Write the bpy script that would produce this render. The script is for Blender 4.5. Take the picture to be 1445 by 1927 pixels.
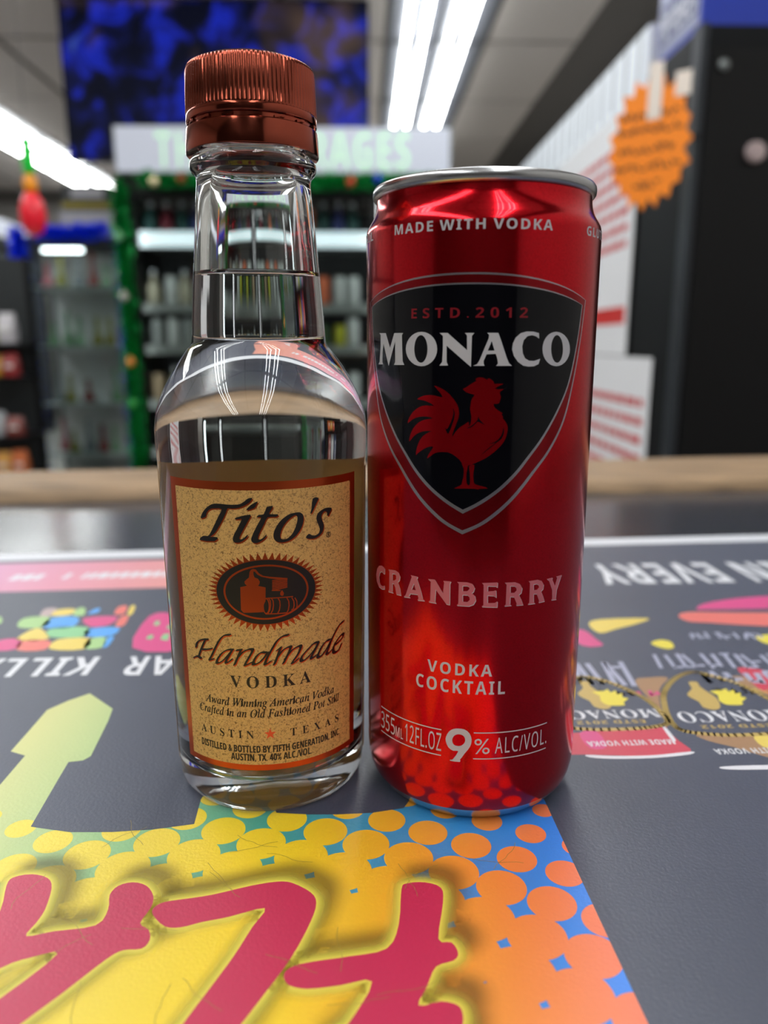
import bpy, bmesh, math, random
from mathutils import Vector, Matrix, geometry

random.seed(7)
for _o in list(bpy.data.objects):
    bpy.data.objects.remove(_o)
SC = bpy.context.scene
COL = SC.collection
PI = math.pi

# ---------------------------------------------------------------- camera
# phone main camera, 26 mm equivalent, about 20 cm from the bottle and can
F_PX, FW, FH = 1447.0, 1445.0, 1927.0
PITCH = 12.386
CAM_Z = 0.11958
cam = bpy.data.cameras.new('camera')
cam.sensor_fit = 'VERTICAL'
cam.sensor_height = 36.0
cam.sensor_width = 36.0 * FW / FH
cam.lens = F_PX / FH * 36.0
cam.clip_start = 0.005
cam.clip_end = 60
cam.dof.use_dof = True
cam.dof.focus_distance = 0.187
cam.dof.aperture_fstop = 9.4
camo = bpy.data.objects.new('camera', cam)
COL.objects.link(camo)
camo.location = (0, 0, CAM_Z)
camo.rotation_euler = (math.radians(90 - PITCH), 0, 0)
SC.camera = camo

# ---------------------------------------------------------------- world, exposure
wd = bpy.data.worlds.new('world')
SC.world = wd
wd.use_nodes = True
wd.node_tree.nodes['Background'].inputs[0].default_value = (0.75, 0.85, 1, 1)
wd.node_tree.nodes['Background'].inputs[1].default_value = 0.02
SC.view_settings.view_transform = 'Standard'
SC.view_settings.look = 'None'
SC.view_settings.gamma = 1
SC.view_settings.use_curve_mapping = False
SC.view_settings.exposure = -0.45
TUBE = 32.0            # radiance of the fluorescent tubes (the room's light)
cy = SC.cycles
cy.use_denoising = True
cy.max_bounces = 14
cy.diffuse_bounces = 3
cy.glossy_bounces = 6
cy.transmission_bounces = 12
cy.transparent_max_bounces = 16
cy.sample_clamp_indirect = 8.0
cy.blur_glossy = 0.3
cy.caustics_refractive = True
cy.caustics_reflective = True

ROOM_YAW = math.radians(1.5)     # the shop's axis runs a little to the left of the view
Z_FLOOR, Z_CEIL = -0.95, 1.974   # counter top is z = 0

# ---------------------------------------------------------------- outlines in plain numbers
# lettering: for each character the advance, then its loops x,y,x,y... in 1/1000 em; order of the characters is in FONT_CHARS
SERIF_BOLD = [
[650,[-13,0,-13,27,13,32,35,45,54,71,73,111,307,694,334,693,572,129,612,51,632,33,660,27,660,0,341,0,341,27,386,32,413,45,422,68,406,121,376,197,154,197,117,105,113,88,111,72,119,47,143,32,184,27,190,27,190,0],[169,239,360,239,263,475]],
[659,[24,0,24,26,67,33,93,48,107,77,111,122,111,549,109,587,103,614,92,633,76,645,53,651,23,653,23,678,328,678,443,668,525,639,574,590,590,522,572,450,518,399,427,368,513,343,574,307,611,257,623,196,615,139,592,90,553,52,499,23,433,6,354,0],[271,375,280,375,348,383,392,406,416,448,424,514,418,573,401,614,370,638,322,646,294,643,280,633,273,613,271,582],[330,36,385,45,422,73,441,121,448,191,439,262,413,309,365,335,294,344,271,344,271,97,274,68,284,50,301,39]],
[697,[382,-16,288,-5,205,30,135,84,83,156,50,242,39,340,50,437,84,523,137,594,207,648,291,682,386,693,460,684,547,655,577,648,607,659,624,693,650,693,650,459,625,459,584,542,531,606,466,646,395,660,316,640,259,579,225,478,214,337,227,205,264,111,327,54,414,35,474,43,533,67,589,105,638,158,666,132,589,50,494,0]],
[738,[30,0,30,26,69,32,94,44,106,69,110,111,110,557,105,606,91,635,64,648,22,653,22,678,330,678,440,668,532,639,604,590,655,523,687,439,697,339,675,191,608,85,496,21,340,0],[331,36,391,44,439,70,476,112,501,171,517,247,522,341,510,474,475,569,415,626,332,645,301,641,282,631,274,609,271,573,271,107,274,72,282,51,300,40]],
[658,[21,0,21,25,65,30,93,44,107,72,112,116,112,549,107,603,93,634,66,648,24,653,24,678,594,678,594,476,571,476,559,532,537,575,507,605,440,632,345,641,298,638,285,632,277,621,272,578,272,366,288,366,346,375,386,401,412,446,429,514,453,514,453,176,428,176,420,229,407,270,386,299,359,318,322,328,276,331,272,331,272,100,275,69,286,52,307,44,343,41,410,45,467,58,513,79,552,112,585,156,612,213,640,213,599,0]],
[388,[20,0,20,26,63,34,91,48,107,73,112,112,112,576,107,614,94,637,67,648,20,653,20,678,364,678,364,653,319,648,292,637,277,614,272,576,272,115,279,66,289,50,307,39,366,26,366,0]],
[760,[24,0,24,26,68,32,94,47,108,75,112,120,112,564,107,605,94,632,67,647,25,653,25,678,361,678,361,653,305,643,289,633,279,618,274,595,272,564,272,348,478,556,509,593,519,623,498,646,433,653,433,678,723,678,723,653,710,653,650,640,584,601,513,537,403,424,690,69,725,37,746,29,773,26,773,0,418,0,418,26,456,27,479,31,493,40,497,51,491,70,471,98,297,318,272,295,272,120,277,75,290,47,317,32,361,26,361,0]],
[944,[21,0,21,26,64,32,92,47,107,74,112,118,112,569,110,598,105,619,95,634,79,644,22,653,22,678,275,678,472,212,669,678,919,678,919,653,878,645,853,630,839,604,834,563,834,127,836,90,841,64,851,45,866,35,918,26,918,0,589,0,589,26,644,37,660,48,670,66,675,90,677,124,677,594,429,0,402,0,157,579,157,119,162,72,178,44,207,30,252,26,252,0]],
[735,[600,-16,159,521,159,117,163,73,177,46,203,32,248,26,248,0,27,0,27,26,58,29,81,35,96,45,106,62,111,85,113,117,113,578,54,645,27,653,27,678,233,678,582,251,582,562,580,594,575,617,565,632,549,643,493,653,493,678,714,678,714,653,671,647,645,633,632,605,628,561,628,-16]],
[782,[388,-16,317,-9,251,11,192,43,141,86,98,138,67,199,48,266,41,339,48,411,67,479,98,539,141,592,193,635,254,667,321,687,395,694,466,687,532,668,591,636,642,594,684,542,716,481,735,413,742,339,735,266,716,199,684,138,641,86,589,43,529,11,461,-9],[394,18,469,38,522,98,554,199,565,339,560,436,544,516,518,579,482,624,438,651,387,660,312,640,259,580,227,479,216,339,221,243,237,163,264,100,300,54,343,27]],
[704,[23,0,23,26,67,32,93,47,107,75,111,120,111,564,106,605,93,631,66,646,24,653,24,678,323,678,454,667,547,634,588,599,613,554,621,498,604,425,553,370,469,333,643,75,674,38,690,29,712,26,715,26,715,0,504,0,300,316,271,316,271,120,275,75,289,47,316,32,360,26,360,0],[271,348,303,348,370,357,417,385,443,432,452,500,445,562,423,607,386,633,334,642,301,639,282,629,274,609,271,574]],
[581,[64,-16,64,235,93,235,123,140,166,74,222,35,293,22,344,30,383,54,407,89,415,133,406,174,379,209,335,238,242,284,167,329,115,376,84,430,74,494,81,551,100,600,131,639,172,669,220,688,275,694,342,687,420,667,434,664,446,662,467,670,477,694,505,694,505,475,480,475,462,528,437,573,406,610,370,639,330,656,289,662,243,655,208,635,185,604,178,566,185,530,204,501,236,476,281,451,377,406,431,377,473,347,502,315,521,280,531,241,535,198,527,138,505,86,468,43,418,12,357,-8,286,-15,236,-12,187,1,147,14,126,18,112,16,103,11,91,-16]],
[630,[137,0,137,26,183,31,212,46,227,75,232,120,232,645,222,645,151,634,97,601,61,546,43,473,16,473,16,678,611,678,611,472,586,472,568,548,531,602,475,634,400,645,392,645,392,120,397,73,412,45,440,31,488,26,488,0]],
[733,[369,-19,286,-12,219,8,170,43,136,91,116,154,109,231,109,564,104,605,91,631,64,646,22,653,22,678,358,678,358,653,302,643,285,633,275,618,269,564,269,208,277,131,303,77,346,44,409,33,486,46,540,84,573,148,584,237,584,563,579,604,565,631,537,645,489,653,489,678,706,678,706,653,668,644,645,628,633,602,629,563,629,270,622,176,601,102,566,48,515,11,450,-12]],
[637,[316,-19,66,567,34,626,12,644,-21,653,-21,678,314,678,314,653,274,651,248,644,232,630,227,610,240,563,385,213,518,562,528,609,523,630,509,643,483,650,445,653,445,678,658,678,658,653,630,649,608,637,589,612,569,570,342,-19]],
[701,[17,0,17,26,59,34,98,58,134,99,288,310,116,575,71,633,49,648,24,653,21,653,21,678,363,678,363,653,341,653,298,644,283,618,287,601,300,578,394,431,479,556,498,590,505,616,497,636,474,648,436,653,436,678,682,678,682,653,677,653,636,647,600,630,566,599,531,556,418,394,615,85,650,41,667,30,687,26,691,26,691,0,355,0,355,26,362,26,401,30,424,42,432,61,426,85,409,118,312,272,205,120,190,93,185,67,193,44,218,31,259,26,259,0]],
[634,[151,0,151,26,195,32,221,47,235,75,239,120,239,266,69,576,44,617,21,639,1,648,-20,652,-20,678,308,678,308,652,291,652,267,650,248,644,236,633,232,620,244,583,370,336,496,545,513,580,519,607,511,632,486,647,444,652,439,652,439,678,654,678,654,652,630,646,609,632,570,583,399,303,399,120,404,75,417,47,444,32,488,26,488,0]],
]
SANS_BOLD = [
[680,[502,222,542,211,570,183,581,143,570,103,542,75,502,64,462,75,434,103,423,143,434,183,462,211],[502,296,425,275,370,220,349,143,361,83,394,35,443,2,502,-10,579,11,634,66,655,143,634,220,579,275],[602,691,527,691,78,-10,153,-10],[178,690,101,669,46,614,25,537,37,477,70,429,119,396,178,384,255,405,310,460,331,537,310,614,255,669],[178,616,218,605,246,577,257,537,246,497,218,469,178,458,138,469,110,497,99,537,110,577,138,605]],
[625,[495,339,463,282,422,229,326,339,398,399,438,458,451,521,439,579,405,626,353,658,287,669,215,658,160,626,124,577,112,512,123,455,151,401,189,354,105,296,49,229,28,153,42,89,79,38,134,4,200,-9,265,0,336,32,416,93,494,0,620,0,482,160,550,250,593,339],[356,161,308,119,260,91,210,81,169,91,139,117,126,153,140,201,180,244,245,289],[208,521,218,554,244,577,282,586,322,577,350,552,360,516,353,482,327,446,271,405,242,438,218,478]],
[219,[59,-118,124,-84,163,-32,176,26,167,77,143,111,105,123,75,116,54,95,46,66,52,37,69,18,95,10,97,-29,85,-69,59,-99]],
[219,[109,111,79,103,57,81,49,51,57,21,79,-1,109,-9,139,-1,161,21,169,51,161,81,139,103]],
[281,[8,-9,78,-9,274,691,204,691]],
[572,[285,-10,207,1,144,33,96,88,63,161,43,251,36,357,42,465,60,555,92,628,139,681,203,714,285,725,363,714,426,682,474,628,508,555,528,464,535,357,529,250,511,160,479,87,432,34,368,1],[285,112,319,119,345,139,363,173,380,250,385,357,379,464,363,541,345,575,319,596,285,603,251,596,225,575,207,541,191,464,186,357,191,250,207,174,225,139,251,119]],
[572,[262,0,262,413,264,481,266,555,245,534,214,506,132,440,59,531,289,714,413,714,413,0]],
[572,[40,0,40,105,219,286,307,379,335,414,354,447,365,479,369,513,363,551,346,577,318,593,282,598,242,593,202,579,162,556,120,525,38,622,104,672,141,693,184,710,234,720,293,724,358,718,414,699,458,669,492,630,512,583,519,531,513,475,496,424,467,375,428,327,320,220,228,134,228,127,539,127,539,0]],
[572,[322,0,322,148,17,148,17,253,330,714,469,714,469,265,555,265,555,148,469,148,469,0],[150,265,322,265,322,386,323,442,326,504,328,541,324,541,305,502,281,463]],
[690,[0,0,252,717,437,717,690,0,527,0,475,170,215,170,163,0],[253,297,439,297,386,463,374,506,358,559,345,606,332,557,316,501,304,463]],
[672,[90,0,90,714,312,714,438,704,528,674,569,641,593,594,601,533,594,477,573,430,538,396,491,379,491,374,525,364,556,349,582,327,602,297,615,258,619,207,611,147,588,96,549,55,497,24,433,6,357,0],[241,431,329,431,385,436,421,452,440,478,446,513,438,548,416,572,377,586,321,590,241,590],[241,125,340,125,398,132,435,152,455,182,462,222,455,258,435,287,396,305,335,311,241,311]],
[637,[379,-10,279,1,198,36,135,90,92,164,67,253,58,356,68,458,97,547,145,621,211,677,293,712,393,724,446,721,500,711,552,695,602,674,553,551,473,584,432,595,393,598,340,591,295,569,260,533,226,456,214,355,225,254,257,179,291,144,336,123,393,116,437,119,481,126,575,154,575,27,528,10,482,-1,433,-8]],
[740,[90,0,90,714,314,714,419,704,509,674,582,625,637,557,671,470,682,364,671,253,636,162,580,92,502,41,406,10,292,0],[241,125,306,125,402,140,470,184,511,257,525,360,519,432,502,490,473,535,433,565,383,584,322,590,241,590]],
[560,[90,0,90,714,501,714,501,590,241,590,241,433,483,433,483,309,241,309,241,125,501,125,501,0]],
[549,[90,0,90,714,499,714,499,590,239,590,239,406,481,406,481,282,239,282,239,0]],
[724,[390,-10,292,0,210,32,144,84,96,156,68,248,58,358,69,463,102,552,155,625,228,679,320,713,431,724,488,721,543,712,596,698,643,680,593,559,518,587,475,595,430,598,368,590,316,568,273,532,241,484,221,424,214,355,219,289,233,231,258,183,293,147,340,124,400,116,455,119,496,126,496,275,361,275,361,401,644,401,644,31,528,1,463,-7]],
[765,[90,0,90,714,241,714,241,434,524,434,524,714,675,714,675,0,524,0,524,308,241,308,241,0]],
[389,[32,0,32,86,119,126,119,588,32,628,32,714,357,714,357,628,270,588,270,126,357,86,357,0]],
[664,[90,0,90,714,241,714,241,387,270,430,301,471,494,714,662,714,413,398,664,0,492,0,305,301,241,255,241,0]],
[565,[90,0,90,714,241,714,241,125,531,125,531,0]],
[943,[90,0,90,714,296,714,465,168,468,168,647,714,853,714,853,0,712,0,712,338,714,416,717,500,719,559,715,559,531,0,392,0,220,560,216,560,220,500,224,415,225,332,225,0]],
[813,[90,0,90,714,281,714,591,179,594,179,589,278,587,376,587,714,723,714,723,0,531,0,220,540,216,540,223,438,225,336,225,0]],
[796,[398,-10,292,2,207,36,141,91,95,165,67,255,58,359,67,463,95,552,141,625,207,680,292,714,399,725,505,714,590,680,655,625,702,552,729,462,738,358,729,254,702,165,655,91,590,36,505,2],[398,117,457,124,503,146,537,182,569,258,579,358,569,459,537,535,503,571,457,592,399,599,341,592,295,571,260,535,228,459,217,358,228,258,260,182,294,146,340,124]],
[628,[90,0,90,714,318,714,402,707,469,688,520,655,555,610,576,555,583,491,577,431,557,375,522,325,471,287,399,262,306,254,241,254,241,0],[241,378,291,378,348,384,393,404,421,437,430,486,417,544,377,578,310,590,241,590]],
[796,[540,-170,409,-10,398,-10,292,2,207,36,141,91,95,165,67,255,58,359,67,463,95,552,141,625,207,680,292,714,399,725,505,714,590,680,655,625,702,552,729,462,738,358,727,246,695,151,661,97,617,55,562,22,734,-170],[398,117,457,124,503,146,537,182,569,258,579,358,569,459,537,535,503,571,457,592,399,599,341,592,295,571,260,535,228,459,217,358,228,258,260,182,294,146,340,124]],
[660,[90,0,90,714,298,714,387,708,459,690,514,661,552,620,575,566,583,500,578,454,565,415,543,381,516,353,484,329,450,311,660,0,492,0,322,274,241,274,241,0],[241,397,290,397,354,403,398,422,422,453,430,496,421,540,396,569,351,585,287,590,241,590]],
[551,[248,-10,141,1,46,33,46,174,152,134,206,120,260,115,308,120,340,137,357,161,363,191,353,227,323,256,224,308,170,336,115,377,90,405,71,437,58,475,54,521,61,580,83,630,119,671,168,700,227,718,296,724,351,721,403,711,508,674,459,556,371,587,331,595,291,598,253,593,225,578,208,555,202,526,211,492,236,466,278,441,337,412,388,386,431,359,465,328,490,292,506,250,511,198,503,139,481,88,443,47,390,15,326,-4]],
[579,[214,0,214,588,20,588,20,714,559,714,559,588,365,588,365,0]],
[756,[375,-10,288,-2,216,22,159,62,118,116,93,180,85,254,85,714,236,714,236,277,245,202,272,153,317,126,379,117,443,127,487,156,512,206,520,278,520,714,671,714,671,252,663,182,639,119,598,65,541,25,466,-1]],
[650,[242,0,0,714,153,714,287,289,299,249,314,187,325,132,336,187,351,249,362,289,497,714,650,714,407,0]],
[967,[182,0,0,714,149,714,240,324,253,266,266,196,275,137,284,197,297,264,308,314,412,714,555,714,659,314,671,264,683,196,692,137,701,197,715,266,727,324,818,714,967,714,785,0,613,0,516,375,509,408,499,456,489,506,483,542,478,506,468,457,458,409,450,374,354,0]],
[667,[0,0,237,368,15,714,182,714,336,457,487,714,650,714,426,360,667,0,494,0,328,270,162,0]],
[624,[237,0,237,273,0,714,164,714,312,420,461,714,624,714,387,278,387,0]],
[579,[24,0,24,98,366,589,33,589,33,714,546,714,546,616,204,125,555,125,555,0]],
[591,[325,-10,248,-2,180,21,124,59,81,113,54,183,45,269,53,357,78,429,116,484,168,524,231,548,303,556,373,549,433,527,482,492,519,442,541,381,548,308,548,236,196,236,206,180,234,137,276,110,332,101,382,104,428,112,472,125,517,144,517,29,476,12,433,-1,383,-8],[199,335,408,335,401,381,382,418,350,442,304,450,265,443,233,422,210,386]],
[305,[153,614,122,618,96,630,78,652,72,687,78,722,96,745,122,756,153,760,184,756,210,745,228,722,234,687,228,652,210,630,184,618],[78,0,78,546,227,546,227,0]],
[620,[78,0,78,760,227,760,227,420,225,359,219,297,221,297,252,340,286,380,439,546,607,546,390,309,620,0,448,0,291,221,227,170,227,0]],
[657,[78,0,78,546,192,546,212,476,220,476,251,512,292,537,338,551,388,556,467,544,529,509,558,470,576,420,582,356,582,0,433,0,433,319,428,371,412,408,385,430,345,437,304,432,273,416,252,391,233,334,227,257,227,0]],
]
SERIF_ITALIC = [
[690,[-126,0,-122,19,-79,26,-38,48,0,83,160,271,530,707,550,707,525,86,529,55,545,36,572,24,612,19,609,0,329,0,333,19,341,19,381,24,406,39,419,68,425,116,429,235,198,235,184,232,172,223,97,134,60,83,47,53,51,36,64,26,85,21,117,19,112,0],[213,272,431,272,443,546]],
[701,[325,-15,244,-6,174,19,116,60,73,117,47,186,38,266,46,339,69,411,104,479,152,543,207,599,270,645,338,679,407,700,478,707,541,701,613,681,641,675,660,681,675,700,695,700,654,495,633,495,634,511,634,526,624,589,596,636,550,664,488,674,427,666,367,641,310,602,260,551,217,489,184,418,163,341,156,260,162,193,180,136,209,90,248,55,296,35,352,28,438,42,519,84,594,153,613,136,549,69,482,22,408,-6]],
[604,[-46,0,-40,20,-36,20,15,27,31,37,45,54,67,109,192,573,201,624,197,645,183,660,160,668,125,672,131,692,627,692,596,528,576,528,577,538,577,547,570,600,550,633,513,651,457,657,378,657,344,655,325,648,315,637,308,623,291,556,246,384,302,384,348,386,384,393,412,404,435,423,454,449,471,484,491,484,425,233,404,233,407,258,408,283,403,316,390,337,363,347,316,350,237,350,173,103,169,84,167,66,172,43,187,29,213,22,252,18,250,0]],
[769,[298,-15,222,-7,157,16,104,54,65,105,40,167,32,241,38,309,57,376,87,441,126,503,172,559,226,609,284,649,346,681,410,700,475,707,551,699,615,675,666,637,705,585,728,522,736,450,732,394,718,338,697,281,669,226,635,174,596,126,552,84,506,48,441,13,372,-8],[299,15,350,22,399,43,444,76,487,119,525,170,559,229,586,292,606,358,619,426,623,493,613,572,585,630,539,665,477,677,423,669,370,646,319,608,272,558,229,496,194,426,173,370,158,315,148,259,145,204,155,124,186,64,234,27]],
[600,[-50,0,-45,20,-40,20,0,24,27,37,46,63,62,108,187,573,196,624,192,646,179,660,155,668,121,672,126,692,398,692,490,682,556,653,595,605,608,537,599,480,574,431,532,389,477,358,408,338,329,331,237,331,225,328,219,319,160,96,158,82,156,68,161,44,177,30,205,23,246,20,240,0],[287,361,350,366,402,382,443,409,472,445,489,489,495,542,487,596,463,633,422,655,363,662,338,659,321,652,308,634,296,603,239,392,237,376,239,369,245,364]],
[549,[228,-14,161,-7,86,15,73,19,62,20,38,12,22,-12,4,-12,38,217,57,218,69,132,102,68,152,29,217,16,253,21,286,35,313,56,334,85,347,118,351,156,348,182,340,208,308,259,273,300,229,345,182,397,153,442,136,484,131,526,137,575,156,619,186,656,226,684,274,701,330,707,376,705,418,694,451,684,466,680,489,686,504,704,523,704,491,501,475,501,466,577,440,631,399,664,345,675,297,667,261,644,238,608,230,560,235,530,250,498,271,466,299,433,345,385,392,334,423,290,442,242,448,188,441,133,420,85,386,44,342,13,288,-7]],
[650,[119,-15,143,588,140,628,128,654,103,667,66,672,56,672,60,692,337,692,332,674,324,674,284,669,260,654,247,625,241,576,222,142,572,558,610,609,622,640,618,656,605,666,552,672,556,692,769,692,762,672,760,672,732,666,704,647,635,572,141,-15]],
[882,[123,-15,147,587,144,628,130,654,102,668,60,674,63,692,341,692,336,674,328,674,288,669,264,654,251,625,245,576,228,172,478,528,481,589,478,628,465,654,441,668,405,673,398,673,402,692,667,692,661,673,632,671,611,665,596,653,586,634,577,563,561,179,811,554,840,605,849,642,831,664,777,673,784,692,993,692,989,673,986,673,957,666,930,647,900,614,867,568,475,-15,456,-15,476,462,142,-15]],
[509,[74,-12,39,-5,13,16,-4,49,-10,96,-1,178,28,261,73,340,134,408,203,455,273,471,309,465,333,447,346,417,359,460,435,460,344,134,330,66,334,56,347,52,376,69,420,119,434,107,382,41,334,1,291,-12,268,-7,255,8,250,34,259,84,284,175,229,93,178,35,127,0],[122,49,146,55,172,71,199,97,226,130,276,210,297,254,312,300,323,343,326,383,320,417,303,438,275,445,229,433,184,396,144,337,110,261,87,181,79,109,84,76,98,56]],
[444,[148,-12,86,0,39,34,9,89,-1,162,4,211,18,261,41,308,72,353,109,393,152,426,223,460,297,471,339,466,371,450,390,426,397,397,394,374,384,356,368,344,347,340,315,350,304,380,308,399,319,416,325,423,328,431,319,442,294,445,242,435,193,403,150,354,117,292,95,224,88,160,94,108,114,68,143,43,182,34,233,44,286,73,339,122,355,105,287,40,218,1]],
[528,[91,-12,47,-4,15,20,-6,58,-13,109,-8,159,8,214,33,269,66,324,105,373,148,415,182,440,217,458,252,468,286,471,335,463,361,437,406,619,409,634,410,649,407,663,399,671,362,677,347,677,352,696,410,702,455,713,504,725,511,723,513,715,512,705,510,697,358,120,351,90,348,66,354,50,372,45,406,64,456,120,472,107,429,54,392,17,357,-5,323,-12,295,-6,278,11,272,40,279,91,300,167,248,88,198,32,147,-1],[135,41,162,47,190,65,218,92,246,127,296,212,332,304,342,347,345,386,342,412,332,431,316,443,295,447,246,435,197,399,151,341,112,265,85,184,76,116,80,85,92,61,111,46]],
[428,[132,-10,75,0,31,31,3,81,-6,147,-1,196,14,246,37,296,69,344,107,386,150,422,220,459,291,471,331,466,360,452,378,428,384,396,376,355,351,317,310,282,218,239,91,212,86,176,84,146,94,86,125,50,177,38,225,47,276,75,329,121,344,106,295,54,245,18,191,-3],[95,235,184,257,250,296,290,347,304,404,295,434,268,444,236,437,204,417,171,385,142,343,116,292]],
[296,[-72,-228,-98,-224,-118,-212,-132,-194,-136,-173,-127,-140,-99,-129,-74,-137,-66,-161,-69,-177,-73,-189,-70,-197,-62,-200,-36,-190,-15,-161,3,-111,20,-37,106,421,10,421,18,453,112,453,124,507,155,600,201,669,257,711,321,725,357,720,386,705,404,681,410,653,405,628,389,613,362,608,334,618,325,647,327,657,329,666,333,678,326,692,306,698,271,684,242,642,221,571,196,453,313,453,308,421,190,421,150,223,100,11,75,-67,49,-127,13,-183,-27,-217]],
[426,[94,-228,23,-220,-31,-195,-66,-158,-77,-111,-63,-57,-19,-8,53,36,20,58,9,85,15,104,32,125,87,180,47,210,23,246,15,290,22,337,43,381,76,419,119,449,170,468,226,474,264,470,307,457,366,440,431,440,431,396,362,396,369,352,362,303,341,259,308,221,267,193,218,175,164,169,122,172,98,150,90,129,109,104,167,81,236,56,289,28,321,-9,332,-59,325,-106,303,-148,267,-182,220,-207,161,-223],[166,192,197,198,225,217,249,246,268,283,280,326,284,371,280,405,266,430,245,445,219,450,190,444,162,425,137,395,117,359,103,316,99,271,106,227,129,201],[112,-197,195,-185,245,-149,262,-89,257,-66,243,-47,222,-29,196,-15,140,8,78,27,27,-10,-4,-51,-14,-95,0,-152,42,-186]],
[599,[453,-10,415,-3,387,17,368,49,362,90,367,147,381,225,404,329,415,383,419,422,414,455,399,474,373,481,335,473,296,447,258,405,210,329,184,256,130,0,37,0,167,618,176,671,168,697,145,713,106,718,98,718,107,760,291,760,252,576,233,494,212,410,223,410,280,485,342,530,408,545,467,533,503,496,515,434,510,391,497,324,471,206,461,150,458,101,467,65,493,53,524,59,557,76,575,47,513,4]],
[264,[182,586,163,590,147,601,135,618,131,637,135,656,147,673,163,685,182,689,202,685,219,674,230,657,234,637,230,617,219,601,202,590],[49,-12,22,-6,5,12,0,43,5,79,17,128,82,359,87,378,89,393,85,410,74,421,55,426,26,428,30,445,97,454,143,462,184,471,192,468,195,459,194,451,191,441,94,117,86,77,91,55,107,48,144,67,193,125,208,110,153,42,100,2]],
[505,[324,-11,299,-5,279,14,239,94,179,239,116,192,61,0,-20,0,153,617,158,647,155,663,147,673,106,678,92,678,98,697,163,707,208,716,236,723,251,725,259,722,261,714,256,693,125,234,290,357,329,392,342,417,330,432,294,438,302,455,502,455,497,437,494,437,435,423,366,380,244,287,319,108,341,70,354,57,369,53,405,69,448,118,463,102,426,52,389,17,354,-4]],
[257,[47,-11,26,-8,11,3,0,18,-3,39,4,81,20,148,146,614,151,644,148,664,138,675,118,681,87,683,89,701,155,710,200,717,243,725,252,723,255,716,250,693,93,125,83,74,88,57,101,51,135,69,182,122,198,107,156,55,115,18,78,-4]],
[819,[610,-11,582,-5,566,14,560,46,563,79,572,116,631,325,641,379,634,401,612,409,585,403,553,384,519,353,484,312,449,262,416,204,373,107,340,0,261,0,350,302,361,348,365,383,358,402,338,409,318,405,293,392,232,342,199,307,169,266,128,192,94,104,60,0,-19,0,74,315,87,362,91,392,87,409,76,419,25,428,29,446,94,452,140,461,169,469,183,471,191,468,194,459,193,451,190,441,135,264,230,378,316,447,392,470,425,464,445,444,452,412,445,360,424,274,511,383,592,448,668,470,701,463,721,443,728,410,724,377,713,331,649,97,647,86,645,74,650,57,663,52,680,57,698,71,719,95,743,129,757,113,708,44,659,3]],
[542,[331,-13,310,-10,295,1,284,18,281,41,291,97,321,209,351,322,361,378,355,401,335,409,314,405,291,392,237,346,183,282,138,211,100,123,63,0,-18,0,79,329,92,391,89,407,79,417,61,422,34,424,26,424,29,442,100,452,149,461,194,471,198,468,198,458,138,264,212,355,280,419,341,456,392,469,424,463,444,445,450,414,447,375,436,331,378,131,369,95,365,73,370,56,386,50,420,71,464,135,480,123,431,47,382,2]],
[522,[157,-12,90,-1,39,33,5,85,-6,152,1,209,21,266,51,319,92,369,139,410,191,443,245,464,300,471,369,460,422,427,456,374,467,307,462,257,446,206,420,156,387,109,347,68,303,34,231,0],[168,17,208,25,247,48,283,83,315,127,341,178,362,232,375,286,379,337,370,397,341,433,294,445,245,433,197,399,153,344,116,273,91,196,83,124,89,78,106,45,132,24]],
[333,[-19,0,68,311,83,386,80,405,70,415,19,423,22,442,88,453,134,462,176,471,185,468,185,458,133,267,205,380,263,448,309,471,327,468,341,458,350,442,353,421,349,396,337,376,319,363,298,358,282,361,268,369,258,382,253,399,175,297,111,164,61,0]],
[370,[116,-12,78,-9,48,-1,9,9,-6,5,-13,-6,-33,-6,-11,158,6,157,15,96,36,52,66,24,106,15,138,21,164,39,181,67,187,102,179,139,155,178,124,219,94,260,69,307,61,331,59,354,68,401,94,438,134,463,183,471,219,469,247,461,288,450,305,455,311,468,328,468,308,319,291,319,274,389,242,431,194,445,171,441,152,428,139,410,135,388,144,353,172,310,203,270,231,230,257,181,264,157,267,132,262,94,248,60,224,30,194,8,158,-7]],
[278,[49,-12,22,-6,6,11,1,39,4,66,10,92,98,421,29,421,33,442,93,465,149,513,202,584,225,584,187,453,272,453,264,421,179,421,98,116,89,67,94,51,107,46,139,64,185,118,200,101,148,38,98,1]],
[664,[72,-12,66,260,61,349,49,399,29,422,0,430,-5,430,-3,447,45,456,80,464,104,471,119,472,136,418,144,255,146,136,355,472,372,472,410,105,481,190,525,245,555,291,573,329,579,358,574,370,560,386,545,406,540,427,543,445,552,459,566,468,583,471,601,467,616,454,626,433,629,407,615,346,575,268,507,174,358,-12,342,-12,305,329,90,-12]],
]
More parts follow.
